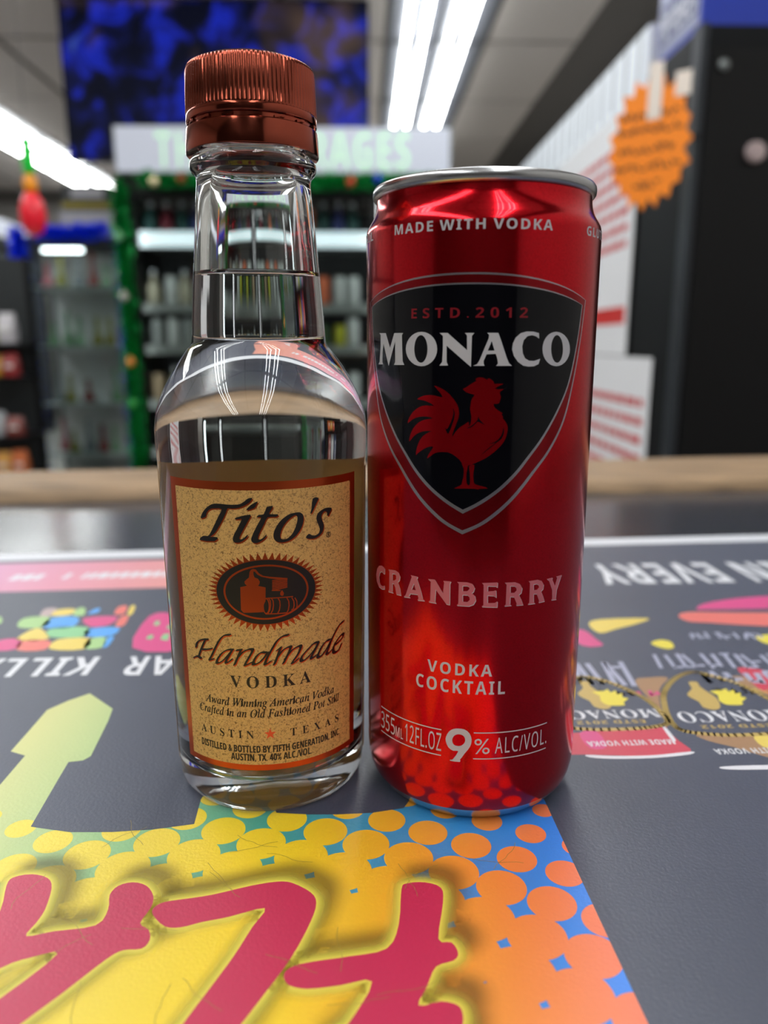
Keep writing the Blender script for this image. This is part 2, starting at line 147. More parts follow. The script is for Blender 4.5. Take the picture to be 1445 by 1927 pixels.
SANS_REGULAR = [
[219,[109,111,79,103,57,81,49,51,57,21,79,-1,109,-9,139,-1,161,21,169,51,161,81,139,103]],
[281,[8,-9,78,-9,274,691,204,691]],
[572,[269,0,269,499,270,568,273,622,244,595,211,566,135,505,89,564,282,714,355,714,355,0]],
[572,[48,0,48,73,235,262,326,358,359,400,382,441,396,483,401,529,392,581,366,619,326,641,275,649,226,645,184,631,144,609,103,581,56,640,101,672,153,700,210,718,275,724,337,718,390,702,433,674,465,636,485,589,491,534,485,480,468,430,441,381,404,333,308,231,159,84,159,80,520,80,520,0]],
[572,[241,-10,187,-8,137,-2,90,10,45,29,45,111,92,91,142,77,193,67,242,64,325,73,381,102,412,146,423,205,417,246,400,278,371,302,307,324,223,331,154,331,154,406,224,406,301,415,358,443,392,486,403,541,394,587,368,622,327,643,273,650,219,646,174,633,93,590,49,650,92,678,144,702,204,719,272,724,340,718,396,702,439,674,469,638,487,595,493,547,483,482,453,433,406,397,345,376,345,372,420,354,473,318,505,267,515,203,508,144,486,93,449,49,397,17,327,-3]],
[572,[248,-10,195,-8,145,0,100,12,63,29,63,112,103,92,151,78,201,68,249,65,320,74,377,103,403,132,420,171,425,219,414,281,382,327,327,355,246,364,182,359,124,349,80,377,107,714,465,714,465,634,182,634,165,427,211,434,275,438,343,432,402,414,450,383,486,341,508,290,515,228,507,159,484,101,445,54,391,18,326,-3]],
[639,[0,0,279,717,360,717,638,0,545,0,459,221,176,221,91,0],[206,301,432,301,352,517,342,546,329,590,318,624,302,564,287,517]],
[632,[389,-10,289,1,207,35,143,90,98,163,70,253,61,358,71,460,101,549,149,622,217,678,302,712,404,724,510,714,601,682,565,606,492,633,449,642,403,645,332,636,271,611,222,568,185,510,163,440,156,357,163,275,183,204,218,147,265,103,327,78,402,69,491,77,573,97,573,19,491,-3]],
[519,[97,0,97,714,496,714,496,635,187,635,187,382,477,382,477,303,187,303,187,0]],
[524,[97,0,97,714,187,714,187,80,499,80,499,0]],
[907,[97,0,97,714,230,714,450,129,454,129,678,714,810,714,810,0,721,0,721,439,724,542,728,625,724,625,486,0,412,0,177,626,173,626,178,543,180,433,180,0]],
[781,[391,-10,289,2,207,36,142,91,97,165,70,255,61,359,70,462,97,551,142,624,207,679,290,713,392,725,491,714,572,680,636,625,683,552,711,462,720,358,711,254,683,165,636,91,572,36,490,2],[391,68,465,77,524,102,569,146,600,204,619,274,625,358,619,442,600,512,569,570,524,612,465,638,392,646,318,638,259,612,214,570,182,512,162,442,156,358,162,274,181,204,213,146,258,102,317,77]],
[600,[255,0,0,714,94,714,255,256,282,174,300,100,318,174,345,258,505,714,600,714,345,0]],
[572,[38,0,38,68,414,634,50,634,50,714,523,714,523,646,147,80,533,80,533,0]],
]
# printed artwork: points in mm/100 on the bottle and can, mm/10 on the mat
ART = {
'tito': [[[-1177,7876,-1137,7980,-1051,8100,-916,8210,-790,8263,-643,8269,-463,8259,-288,8257,-152,8279,-53,8341,34,8410,135,8426,104,8353,17,8280,-94,8218,-218,8179,-342,8164,-450,8166,-498,8060,-583,7895,-698,7701,-800,7557,-901,7468,-931,7445,-743,7452,-819,7348,-1245,7338,-1134,7451,-1001,7459,-925,7547,-803,7757,-684,7977,-597,8142,-755,8151,-865,8134,-951,8083,-1007,8004,-1032,7927]],[[-283,7906,-251,7956,80,8028,39,7909,-65,7723,-144,7585,-192,7484,-199,7439,-163,7422,-87,7465,-4,7543,-13,7486,-102,7398,-203,7346,-302,7338,-356,7379,-361,7442,-318,7556,-224,7721,-131,7909,-179,7913]],[[-13,8127,38,8206,149,8291,258,8339,219,8253,169,8180]],[[214,7957,271,8018,379,8027,443,8174,468,8202,600,8221,549,8120,510,8027,710,8013,664,7948,472,7952,383,7791,293,7619,241,7496,234,7433,281,7417,360,7467,429,7535,420,7478,333,7393,211,7333,115,7342,73,7398,83,7473,149,7622,239,7795,323,7952]],[[1111,8020,1213,8023,1290,7978,1325,7886,1311,7762,1255,7616,1148,7475,1018,7374,866,7324,719,7328,623,7380,589,7470,605,7594,670,7728,771,7859,909,7962,1009,8004],[1109,7958,1007,7904,892,7801,802,7669,754,7535,751,7447,794,7393,881,7394,982,7453,1073,7571,1141,7729,1170,7852,1159,7933]],[[1568,8320,1730,8319,1678,8212,1546,7975,1504,7967,1535,8090]],[[2114,8012,2069,7916,2019,7841,1971,7841,1966,7919,1911,7960,1849,7936,1802,7853,1821,7748,1867,7638,1855,7511,1793,7417,1674,7345,1545,7325,1368,7374,1452,7465,1533,7416,1632,7403,1719,7441,1751,7539,1709,7661,1663,7782,1671,7883,1731,7964,1866,8028,1975,8040]]],
'hand': [[-1591,4523,-1554,4638,-1448,4730,-1313,4784,-1187,4801],[-1279,4754,-1404,4534,-1509,4314],[-1699,4216,-1559,4287,-1443,4252],[-1387,4507,-1239,4530,-1080,4579],[-555,5000,-691,4979,-820,4869,-960,4642,-1091,4397,-1167,4268,-1045,4311],[-498,4619,-618,4609,-775,4517,-911,4349,-956,4237,-902,4224,-754,4325,-593,4507,-513,4609],[-513,4609,-627,4414,-693,4302,-680,4252,-587,4313,-539,4362],[-396,4611,-280,4632],[-289,4626,-375,4434,-472,4224],[-375,4419,-240,4575,-68,4653,1,4624,-74,4475,-195,4263,-183,4227,-53,4296],[317,4556,207,4561,93,4474,10,4326,15,4251,142,4294,285,4439,358,4554],[871,4967,744,4952,602,4848,486,4665,369,4464,294,4289,307,4243,420,4312],[595,4596,680,4662],[680,4662,604,4446,514,4230],[589,4403,734,4582,892,4658,928,4617,843,4434,738,4237],[784,4351,960,4552,1137,4638,1190,4605,1117,4437,966,4236,995,4216,1114,4302],[1666,4633,1536,4627,1376,4509,1220,4359,1187,4259,1247,4226,1402,4322,1564,4468,1666,4612],[1666,4612,1564,4438,1465,4293,1479,4244,1593,4294],[2036,4608,1907,4597,1764,4481,1659,4308,1658,4232,1760,4252,1921,4394,2054,4572],[2520,4970,2362,4915,2214,4773,2093,4608,1976,4394,1919,4287,1954,4246,2068,4306],[2167,4416,2333,4459,2490,4550,2514,4620,2423,4618,2271,4525,2147,4376,2136,4255,2203,4210,2329,4242,2427,4367]],
'still': [[-234,6238,-134,6261,-72,6283,-112,6315,-129,6378,-66,6442,-14,6484,1,6611,34,6674,95,6698,154,6683,221,6587,319,6521,478,6488,719,6454,892,6422,891,6385,717,6408,476,6446,278,6497,180,6556,132,6626,93,6631,95,6547,117,6484,196,6450,238,6375,222,6312,190,6271,369,6227,354,5882,304,5777,304,5605,-181,5588,-241,5661],[755,6137,799,6053,788,6001,750,5983,714,6008,705,6062]],
'still_l': [[531,6388,886,6414],[530,6347,885,6378],[528,6307,884,6342],[527,6267,883,6305],[526,6227,882,6269],[525,6186,881,6233],[523,6146,880,6197],[517,6142,713,6127],[360,5952,684,5946,1015,5941],[347,5554,611,5543,837,5543],[440,5749,433,5677,415,5616,390,5577,362,5564,334,5579,312,5621,298,5683,295,5756,303,5828,321,5888,346,5928,374,5941,401,5925,423,5883,437,5821,440,5749],[425,5960,467,5876,471,5769,451,5651,404,5562],[493,5956,535,5872,540,5764,520,5647,473,5557],[651,5944,693,5859,698,5751,679,5634,631,5546],[866,5924,909,5837,915,5729,895,5612,847,5524],[991,5910,1035,5822,1041,5713,1022,5627,974,5600],[1065,5900,1110,5812,1115,5703,1096,5616,1048,5590]],
'roost': [[-677,10956,-615,10983,-527,11046,-404,11123,-378,11136,-409,11171,-344,11206,-247,11207,-166,11166,-148,11154,-126,11189,-69,11172,-4,11110,6,11072,95,11072,209,11068,115,11022,27,10969,108,10948,225,10956,158,10907,138,10863,162,10792,152,10703,118,10641,55,10628,5,10623,49,10534,133,10471,216,10426,186,10399,234,10336,210,10318,287,10236,337,10127,335,10001,282,9820,177,9675,-1,9511,-179,9391,-358,9305,-506,9243,-630,9243,-659,9288,-725,9369,-819,9448,-933,9508,-1028,9526,-1202,9518,-1340,9467,-1492,9354,-1442,9479,-1342,9625,-1444,9628,-1589,9562,-1740,9457,-1789,9405,-1781,9529,-1721,9703,-1614,9859,-1449,9962,-1388,9984,-1532,9985,-1702,9938,-1857,9843,-1984,9705,-1961,9854,-1870,10029,-1726,10169,-1556,10242,-1362,10279,-1515,10314,-1706,10299,-1884,10234,-2035,10131,-1989,10265,-1863,10420,-1708,10520,-1539,10564,-1337,10563,-1458,10631,-1603,10675,-1772,10697,-1626,10771,-1460,10800,-1301,10790,-1145,10759,-1185,10848,-1343,11011,-1187,10964,-1034,10878,-901,10747,-797,10605,-754,10463,-763,10318,-833,10117,-894,9932,-881,9896,-830,9989,-722,10102,-597,10186,-533,10229,-520,10134,-489,10197,-474,10342,-505,10485,-499,10611,-475,10736,-414,10826,-486,10843,-576,10874,-631,10903],[-668,9297,-619,9169,-619,9001,-650,8870,-676,8784,-833,8705,-730,8703,-361,8711,-242,8675,-279,8712,-69,8724,-180,8770,-355,8814,-394,8915,-403,9064,-379,9259,-496,9232,-480,9080,-473,8950,-477,8801,-528,8799,-553,8892,-553,9078,-520,9246,-503,9284]],
'slits': [[-567,10091,-487,10125,-399,10199,-338,10272,-322,10353,-293,10281,-179,10165,-292,10222,-346,10227,-433,10135,-522,10088],[-897,10531,-854,10442,-855,10316,-899,10169,-983,9947,-1037,10009,-1067,10090,-1022,10046,-946,10186,-893,10333,-876,10442],[245,10110,258,9984,207,9857,100,9767,-95,9630,-245,9482,-130,9575,-6,9676,83,9758,-107,9725,46,9776,152,9857,222,9984]],
'nine': [[-609,2737,-456,2726,-338,2634,-280,2480,-295,2329,-353,2207,-442,2082,-516,1956,-552,1908,-553,1843,-793,1841,-784,1876,-731,1891,-596,2127,-720,2124,-847,2200,-913,2358,-909,2477,-839,2623,-732,2709],[-606,2584,-698,2542,-748,2451,-750,2367,-708,2288,-630,2265,-538,2282,-463,2350,-434,2436,-458,2525,-514,2573]],
'graphic': [-1092,1153,-1197,1562,-1083,1789,-1064,1919,-1065,2074,-1119,2098,-1121,2225,-1124,2365,-1079,2435,-1028,2489,-908,2373,-893,2284,-869,2071,-883,2047,-922,2038,-916,1968,-894,1730,-788,1708,-682,1708,-579,1719,-483,1741,-491,1848,-479,1938,-345,1938,-280,1789,-197,1782,-114,1782,-31,1789,52,1810,75,1861,114,1911,422,1911,430,1841,475,1153,477,1102,486,943,-1158,943],
'mag': [[-886,1087,-836,1207,-823,1336,-827,1434,-851,1512,-849,1540,-811,1551,-769,1538,-746,1505,-732,1438,-734,1398,-738,1362,-688,1375,-606,1392,-596,1438,-608,1483,-599,1512,-570,1524,-536,1513,-511,1481,-505,1445,-514,1398,-491,1380,-480,1351,-490,1328,-525,1324,-551,1301,-604,1221,-652,1153,-694,1087,-721,1020,-902,1020,-801,1097,-717,1207,-654,1314,-701,1306,-751,1278,-796,1207,-822,1117],[-495,1423,-498,1445,-480,1461,-436,1471,-380,1484,-302,1512,-244,1526,-208,1522,-163,1491,-148,1458,-155,1403,-183,1309,-223,1221,-256,1153,-298,1067,-388,1067,-361,1153,-330,1231,-300,1309,-276,1387,-258,1442,-331,1416,-385,1401,-426,1386,-460,1389],[39,1500,51,1520,93,1524,128,1506,129,1458,112,1354,138,1345,149,1316,137,1297,102,1282,83,1237,64,1192,106,1201,137,1192,144,1170,139,1144,115,1077,-120,1077,-64,1153,-23,1246,-84,1237,-143,1229,-180,1237,-194,1259,-185,1279,-150,1293,-66,1309,6,1329,31,1395]],
'pieces': [['gr',[-1576,3130,-1601,3242,-1494,3257,-1466,3130]],['bl',[-1468,3122,-1480,3250,-1369,3257,-1343,3137]],['mg',[-1336,3242,-1198,3265,-1194,3159,-1270,3137]],['sa',[-1163,3144,-1177,3265,-1144,3265,-1128,3152]],['ye',[-1518,2984,-1494,3122,-1414,3045,-1396,2991]],['gg',[-1397,3018,-1426,3122,-1278,3130,-1251,3018]],['bl',[-1248,3024,-1262,3115,-1142,3130,-1139,3031]],['mg',[-1559,2875,-1583,2984,-1501,2991,-1473,2887]],['sa',[-1462,2875,-1485,2977,-1375,2977,-1354,2881]],['ye',[-1337,2887,-1346,2991,-1221,3004,-1201,2887]],['gr',[-1204,2894,-1218,2997,-1157,3011,-1135,2906]],['bl',[-1133,2906,-1150,3004,-1124,3018,-1115,2919]],['pa',[-1541,3265,-1561,3362,-1508,3370,-1495,3273]],['ye',[-1495,3273,-1496,3354,-1421,3362,-1417,3281]],['gr',[-1400,3281,-1413,3370,-1382,3375,-1351,3281]],['bl',[-1341,3297,-1332,3362,-1307,3370,-1303,3313]],['sa',[-1220,3297,-1231,3395,-1195,3404,-1176,3297]],['ye',[-1155,3281,-1178,3404,-1158,3404,-1138,3297]],['mg',[-1011,2900,-1052,3265,-953,3281,-811,2900]],['gr',[-1708,3174,-1721,3265,-1680,3204,-1678,3166]]],
'holes': [[-999,3152,-1007,3204,-985,3204,-976,3152],[-987,2997,-986,3038,-964,3038,-960,2991],[-925,2991,-927,3045,-903,3059,-891,2977],[-934,3115,-936,3159,-914,3159,-904,3101]],
'ad': [['ye',[892,3169,961,3227,1173,3239,1112,3177,999,3112,910,3061]],['sa',[1321,3267,1384,3320,1595,3314,1830,3297,1756,3153,1635,3145,1420,3185,1338,3202]],['mg',[1440,3368,1514,3443,1683,3512,1858,3548,2037,3572,1934,3378,1771,3368,1490,3356]],['mg',[774,3089,851,3097,876,2998,886,2925,802,2925]],['yb',[1091,2954,1138,2986,1175,2965,1166,2904,1132,2890,1098,2918]],['yb',[1544,3012,1596,3040,1641,3040,1617,2968,1560,2942]],['or',[909,2589,971,2620,1039,2618,978,2528,930,2384,921,2261,914,2399]],['rd',[1332,2707,1435,2679,1499,2653,1351,2365,1335,2475,1326,2561]],['or',[1252,2612,1302,2635,1337,2595,1335,2475,1281,2555]],['rd',[570,2202,614,2211,880,2250,894,2228,907,2161,919,2093,802,2072,605,2080,543,2089]],['mg',[613,2209,670,2218,676,2125,623,2117]],['wh',[603,2078,683,2072,803,2076,920,2097,910,2080,798,2060,678,2055,609,2063]],['wh',[887,2245,897,2247,900,2169,888,2161]],['or',[977,2202,1096,2196,1223,2198,1158,2066,1107,2085,1063,2121,998,2161]],['ye',[1153,2192,1223,2198,1185,2121,1148,2128]],['wh',[971,2011,1036,2018,1174,2021,1164,2002,1046,1996,978,1999]]],
'shields': [[541,2485,595,2561,694,2615,741,2623,808,2583,860,2517,896,2454,915,2374,917,2279,863,2250,795,2237,687,2231,604,2239,523,2263,512,2336],[929,2259,936,2346,964,2454,993,2517,1043,2589,1097,2641,1146,2665,1181,2653,1250,2595,1292,2528,1322,2449,1351,2365,1346,2272,1274,2215,1203,2204,1097,2196,1015,2202,951,2221]],
'adrooster': [['ye2',[1057,2485,1092,2528,1097,2578,1130,2581,1125,2544,1136,2496,1147,2454,1131,2384,1100,2365,1072,2384,1074,2424,1059,2454]],['yb',[1145,2507,1190,2512,1211,2528,1209,2501,1235,2517,1225,2485,1249,2496,1235,2464,1251,2454,1221,2424,1216,2404,1187,2399,1157,2404,1147,2434,1160,2475]],['ye2',[677,2490,707,2532,705,2582,737,2586,737,2549,755,2500,772,2458,765,2388,737,2369,707,2388,703,2428,683,2458]],['yb',[728,2501,772,2507,791,2523,793,2496,816,2512,811,2480,833,2491,824,2459,842,2449,816,2419,815,2399,786,2394,756,2399,741,2429,748,2470]]],
'band': [-213.5,411.6,-118.3,420.2,-104.2,367.0,-187.7,358.6],
'monaco': [[[-3091,12176,-2798,12173,-2628,11838,-2481,12170,-2185,12171,-2226,12127,-2219,11889,-2199,11543,-2148,11457,-2486,11451,-2445,11522,-2447,11988,-2683,11424,-2899,11938,-2939,11751,-2949,11512,-2916,11453,-3142,11451,-3081,11509,-3029,11887,-3029,12133]],[[-1282,11818,-1290,11734,-1316,11655,-1360,11583,-1420,11523,-1493,11477,-1576,11447,-1665,11436,-1757,11445,-1847,11471,-1930,11516,-2002,11576,-2057,11648,-2092,11729,-2104,11814,-2093,11900,-2059,11980,-2006,12052,-1936,12112,-1855,12157,-1766,12184,-1674,12193,-1585,12183,-1502,12155,-1428,12110,-1367,12051,-1321,11980,-1293,11901],[-1516,11819,-1519,11751,-1530,11687,-1550,11629,-1576,11581,-1607,11544,-1643,11521,-1682,11513,-1721,11520,-1758,11542,-1792,11578,-1821,11626,-1844,11684,-1858,11749,-1863,11817,-1859,11885,-1846,11949,-1826,12007,-1798,12055,-1764,12091,-1728,12113,-1689,12121,-1651,12113,-1614,12091,-1582,12055,-1555,12007,-1534,11950,-1521,11886]],[[-1230,12165,-1043,12164,-605,11794,-615,12112,-662,12162,-453,12162,-506,12104,-511,11433,-1063,11892,-1056,11541,-1021,11461,-1222,11456,-1159,11540,-1147,11844,-1151,12098]],[[-177,12166,62,12161,123,12018,267,11624,320,11513,386,11458,36,11458,75,11506,64,11593,20,11716,-180,11707,-240,11561,-234,11498,-213,11458,-462,11457,-375,11497,-329,11577,-142,12049,-136,12119],[-76,11990,-155,11785,-6,11786]],[[996,12160,1006,12042,917,12094,826,12116,721,12094,638,12010,606,11876,624,11734,680,11623,779,11567,906,11561,996,11589,1056,11608,1020,11493,911,11446,776,11439,644,11461,520,11544,423,11672,379,11806,391,11939,450,12065,564,12159,699,12194,858,12191]],[[1920,11815,1914,11730,1885,11650,1834,11578,1766,11518,1684,11474,1595,11447,1503,11439,1413,11450,1330,11479,1255,11525,1193,11585,1146,11656,1115,11735,1102,11818,1107,11901,1129,11980,1168,12050,1223,12109,1291,12154,1369,12181,1456,12191,1546,12182,1637,12155,1722,12111,1798,12052,1859,11980,1901,11900],[1685,11818,1685,11750,1675,11686,1657,11628,1631,11580,1599,11544,1563,11522,1524,11515,1484,11523,1446,11546,1412,11583,1382,11631,1359,11688,1343,11752,1335,11819,1335,11886,1344,11950,1360,12006,1384,12054,1413,12090,1447,12112,1485,12120,1524,12112,1563,12090,1599,12055,1631,12007,1657,11950,1675,11885]]],
'cran': [[[-2845,6439,-2852,6303,-2903,6297,-2996,6330,-3082,6286,-3142,6154,-3112,6018,-3025,5952,-2929,5954,-2858,5998,-2858,5902,-2976,5869,-3143,5882,-3272,5990,-3306,6163,-3254,6322,-3141,6435,-2996,6480,-2909,6466]],[[-2685,6458,-2431,6496,-2309,6468,-2253,6376,-2275,6274,-2331,6219,-2260,6079,-2222,5902,-2378,5892,-2419,6058,-2480,6142,-2531,6136,-2531,5942,-2499,5897,-2695,5881,-2656,5945,-2651,6406],[-2532,6389,-2532,6214,-2454,6225,-2390,6276,-2390,6373,-2440,6404]],[[-1916,6480,-1710,6477,-1737,6428,-1619,6124,-1572,5954,-1520,5908,-1712,5887,-1685,5940,-1713,6031,-1924,6014,-1965,5946,-1931,5908,-2127,5889,-2067,5948,-1887,6434],[-1822,6292,-1892,6124,-1765,6125]],[[-1433,6467,-1257,6476,-1048,6158,-1026,6430,-1046,6471,-862,6477,-887,6421,-884,5896,-967,5907,-1233,6236,-1249,5945,-1221,5895,-1411,5900,-1368,5944,-1361,6421]],[[-713,6477,-477,6482,-356,6448,-303,6350,-329,6259,-369,6224,-295,6160,-270,6050,-321,5947,-431,5898,-714,5899,-676,5943,-673,6430],[-586,6392,-583,6259,-472,6266,-422,6322,-436,6378,-491,6398],[-581,6168,-577,6001,-466,5998,-410,6054,-421,6134,-470,6172]],[[-135,6477,228,6488,225,6369,176,6397,0,6405,-3,6272,131,6277,195,6296,207,6122,141,6164,0,6172,6,5987,173,5985,236,6027,234,5880,-132,5895,-89,5936,-96,6438]],[[400,6479,651,6475,774,6422,838,6315,818,6200,760,6155,825,6031,877,5897,701,5897,713,5940,638,6114,546,6127,542,5953,578,5906,404,5900,442,5942,445,6427],[536,6389,542,6221,644,6214,700,6270,683,6345,627,6383]],[[1004,6466,1249,6473,1371,6429,1439,6324,1424,6218,1365,6173,1434,6036,1484,5901,1307,5895,1321,5941,1240,6123,1154,6135,1164,5940,1205,5890,1001,5893,1043,5932,1043,6418],[1142,6373,1149,6230,1242,6224,1303,6277,1283,6340,1227,6375]],[[1528,6453,1715,6455,1704,6416,1812,6226,1877,6412,1844,6459,2050,6460,2016,6409,1883,6126,1863,5922,1886,5872,1707,5888,1736,5930,1722,6139,1597,6401]]],
}

# ================================================================ helpers
def srgb(r, g, b):
    f = lambda c: (c / 12.92 if c <= 0.04045 else ((c + 0.055) / 1.055) ** 2.4)
    return (f(r / 255), f(g / 255), f(b / 255), 1)

MATS = {}
def mat(name, col=(.5, .5, .5, 1), rough=.5, metal=0., spec=.5, emit=None, es=0., bump=None, noise=None, coat=0., alpha=1.):
    if name in MATS:
        return MATS[name]
    m = bpy.data.materials.new(name)
    m.use_nodes = True
    nt = m.node_tree
    b = nt.nodes['Principled BSDF']
    if name.startswith('print_'):            # laminate: bluish sheen added for a pale haze at grazing view
        b.inputs['Sheen Weight'].default_value = .2
        b.inputs['Sheen Roughness'].default_value = .45
        b.inputs['Sheen Tint'].default_value = (.86, .9, 1, 1)
    if len(col) == 3:
        col = (*col, 1)
    b.inputs['Base Color'].default_value = col
    b.inputs['Roughness'].default_value = rough
    b.inputs['Metallic'].default_value = metal
    b.inputs['Specular IOR Level'].default_value = spec
    b.inputs['Coat Weight'].default_value = coat
    b.inputs['Coat Roughness'].default_value = .06
    if emit is not None:
        b.inputs['Emission Color'].default_value = (*emit[:3], 1)
        b.inputs['Emission Strength'].default_value = es
    tc = None
    if noise or bump:
        tc = nt.nodes.new('ShaderNodeTexCoord')
    if noise:                       # (scale, amount, stretch xyz)
        n = nt.nodes.new('ShaderNodeTexNoise')
        mp = nt.nodes.new('ShaderNodeMapping')
        mp.inputs['Scale'].default_value = noise[2] if len(noise) > 2 else (1, 1, 1)
        nt.links.new(tc.outputs['Object'], mp.inputs[0])
        nt.links.new(mp.outputs[0], n.inputs['Vector'])
        n.inputs['Scale'].default_value = noise[0]
        n.inputs['Detail'].default_value = 5
        mx = nt.nodes.new('ShaderNodeMix')
        mx.data_type = 'RGBA'
        a = noise[1]
        mx.inputs[6].default_value = tuple(max(0, c * (1 - a)) for c in col[:3]) + (1,)
        mx.inputs[7].default_value = tuple(min(1, c * (1 + a)) for c in col[:3]) + (1,)
        rm = nt.nodes.new('ShaderNodeMapRange')
        rm.inputs[1].default_value = .3
        rm.inputs[2].default_value = .7
        nt.links.new(n.outputs[0], rm.inputs[0])
        nt.links.new(rm.outputs[0], mx.inputs[0])
        nt.links.new(mx.outputs[2], b.inputs['Base Color'])
    if bump:                        # (scale, strength, distance)
        n2 = nt.nodes.new('ShaderNodeTexNoise')
        n2.inputs['Scale'].default_value = bump[0]
        n2.inputs['Detail'].default_value = 3
        nt.links.new(tc.outputs['Object'], n2.inputs['Vector'])
        bp = nt.nodes.new('ShaderNodeBump')
        bp.inputs['Strength'].default_value = bump[1]
        bp.inputs['Distance'].default_value = bump[2]
        nt.links.new(n2.outputs[0], bp.inputs['Height'])
        nt.links.new(bp.outputs[0], b.inputs['Normal'])
    MATS[name] = m
    return m

def glass_mat(name, ior, col=(1, 1, 1, 1), rough=0.0):
    m = bpy.data.materials.new(name)
    m.use_nodes = True
    nt = m.node_tree
    nt.nodes.remove(nt.nodes['Principled BSDF'])
    g = nt.nodes.new('ShaderNodeBsdfGlass')
    g.inputs['Color'].default_value = col
    g.inputs['IOR'].default_value = ior
    g.inputs['Roughness'].default_value = rough
    nt.links.new(g.outputs[0], nt.nodes['Material Output'].inputs[0])
    MATS[name] = m
    return m

def pane_mat(name, tint=(.9, .95, .95, 1)):
    m = bpy.data.materials.new(name)
    m.use_nodes = True
    nt = m.node_tree
    nt.nodes.remove(nt.nodes['Principled BSDF'])
    t = nt.nodes.new('ShaderNodeBsdfTransparent')
    t.inputs[0].default_value = tint
    g = nt.nodes.new('ShaderNodeBsdfGlossy')
    g.inputs['Roughness'].default_value = .03
    fr = nt.nodes.new('ShaderNodeFresnel')
    fr.inputs[0].default_value = 1.5
    mx = nt.nodes.new('ShaderNodeMixShader')
    nt.links.new(fr.outputs[0], mx.inputs[0])
    nt.links.new(t.outputs[0], mx.inputs[1])
    nt.links.new(g.outputs[0], mx.inputs[2])
    nt.links.new(mx.outputs[0], nt.nodes['Material Output'].inputs[0])
    MATS[name] = m
    return m

def ramp_mat(name, stops, axis=0, rough=.4, bump=None, lo=-.1, hi=.1):
    """colour varies along one object axis (a printed gradient)"""
    m = mat(name, (.5, .5, .5), rough, spec=1.0, bump=bump)
    nt = m.node_tree
    b = nt.nodes['Principled BSDF']
    tc = nt.nodes.new('ShaderNodeTexCoord')
    sp = nt.nodes.new('ShaderNodeSeparateXYZ')
    nt.links.new(tc.outputs['Object'], sp.inputs[0])
    mr = nt.nodes.new('ShaderNodeMapRange')
    mr.inputs[1].default_value = lo
    mr.inputs[2].default_value = hi
    nt.links.new(sp.outputs[axis], mr.inputs[0])
    r = nt.nodes.new('ShaderNodeValToRGB')
    el = r.color_ramp.elements
    while len(el) < len(stops):
        el.new(.5)
    for e, (p, c) in zip(el, stops):
        e.position = p
        e.color = c
    nt.links.new(mr.outputs[0], r.inputs[0])
    nt.links.new(r.outputs[0], b.inputs['Base Color'])
    return m

class MB:
    """collects simple shapes into one mesh"""
    def __init__(s):
        s.v = []
        s.f = []
    def add(s, vs, fs):
        n = len(s.v)
        s.v += [tuple(v) for v in vs]
        s.f += [tuple(i + n for i in f) for f in fs]
        return s
    def box(s, x0, x1, y0, y1, z0, z1):
        vs = [(x, y, z) for z in (z0, z1) for y in (y0, y1) for x in (x0, x1)]
        return s.add(vs, [(0, 2, 3, 1), (4, 5, 7, 6), (0, 1, 5, 4), (2, 6, 7, 3), (0, 4, 6, 2), (1, 3, 7, 5)])
    def bevbox(s, x0, x1, y0, y1, z0, z1, b):
        bm = bmesh.new()
        bmesh.ops.create_cube(bm, size=1)
        for v in bm.verts:
            v.co = Vector(((x0 + x1) / 2 + v.co.x * (x1 - x0), (y0 + y1) / 2 + v.co.y * (y1 - y0), (z0 + z1) / 2 + v.co.z * (z1 - z0)))
        bmesh.ops.bevel(bm, geom=bm.edges[:], offset=b, segments=2, affect='EDGES', profile=.6)
        bm.verts.index_update()
        s.add([v.co[:] for v in bm.verts], [[v.index for v in f.verts] for f in bm.faces])
        bm.free()
        return s
    def lathe(s, prof, seg=32, cx=0, cy=0, z=0, flip=False, cap=False):
        n = len(prof)
        vs, fs = [], []
        for i in range(seg):
            a = 2 * PI * i / seg
            for r, h in prof:
                vs.append((cx + r * math.cos(a), cy + r * math.sin(a), z + h))
        for i in range(seg):
            j = (i + 1) % seg
            for k in range(n - 1):
                q = [i * n + k, j * n + k, j * n + k + 1, i * n + k + 1]
                fs.append(q[::-1] if flip else q)
        return s.add(vs, fs)
    def tube(s, p, q, r, seg=10, r2=None):
        p, q = Vector(p), Vector(q)
        d = (q - p).normalized()
        a = d.orthogonal().normalized()
        b = d.cross(a)
        r2 = r if r2 is None else r2
        vs = []
        for i in range(seg):
            t = 2 * PI * i / seg
            o = a * math.cos(t) + b * math.sin(t)
            vs += [p + o * r, q + o * r2]
        fs = [(2 * i, 2 * ((i + 1) % seg), 2 * ((i + 1) % seg) + 1, 2 * i + 1) for i in range(seg)]
        fs += [tuple(2 * i for i in range(seg))[::-1], tuple(2 * i + 1 for i in range(seg))]
        return s.add(vs, fs)
    def build(s, name, m, parent=None, smooth=False, auto=None):
        me = bpy.data.meshes.new(name)
        me.from_pydata(s.v, [], s.f)
        me.update()
        return link(name, me, m, parent, smooth, auto)

def link(name, me, m, parent=None, smooth=False, auto=None):
    for x in (m if isinstance(m, (list, tuple)) else [m]):
        me.materials.append(x)
    if smooth:
        me.polygons.foreach_set('use_smooth', [True] * len(me.polygons))
        if auto:
            me.set_sharp_from_angle(angle=math.radians(auto))
    o = bpy.data.objects.new(name, me)
    COL.objects.link(o)
    if parent is not None:
        o.parent = parent
    return o

def room(u, v, z=0):
    c, s = math.cos(ROOM_YAW), math.sin(ROOM_YAW)
    return (u * c - v * s, u * s + v * c, z)

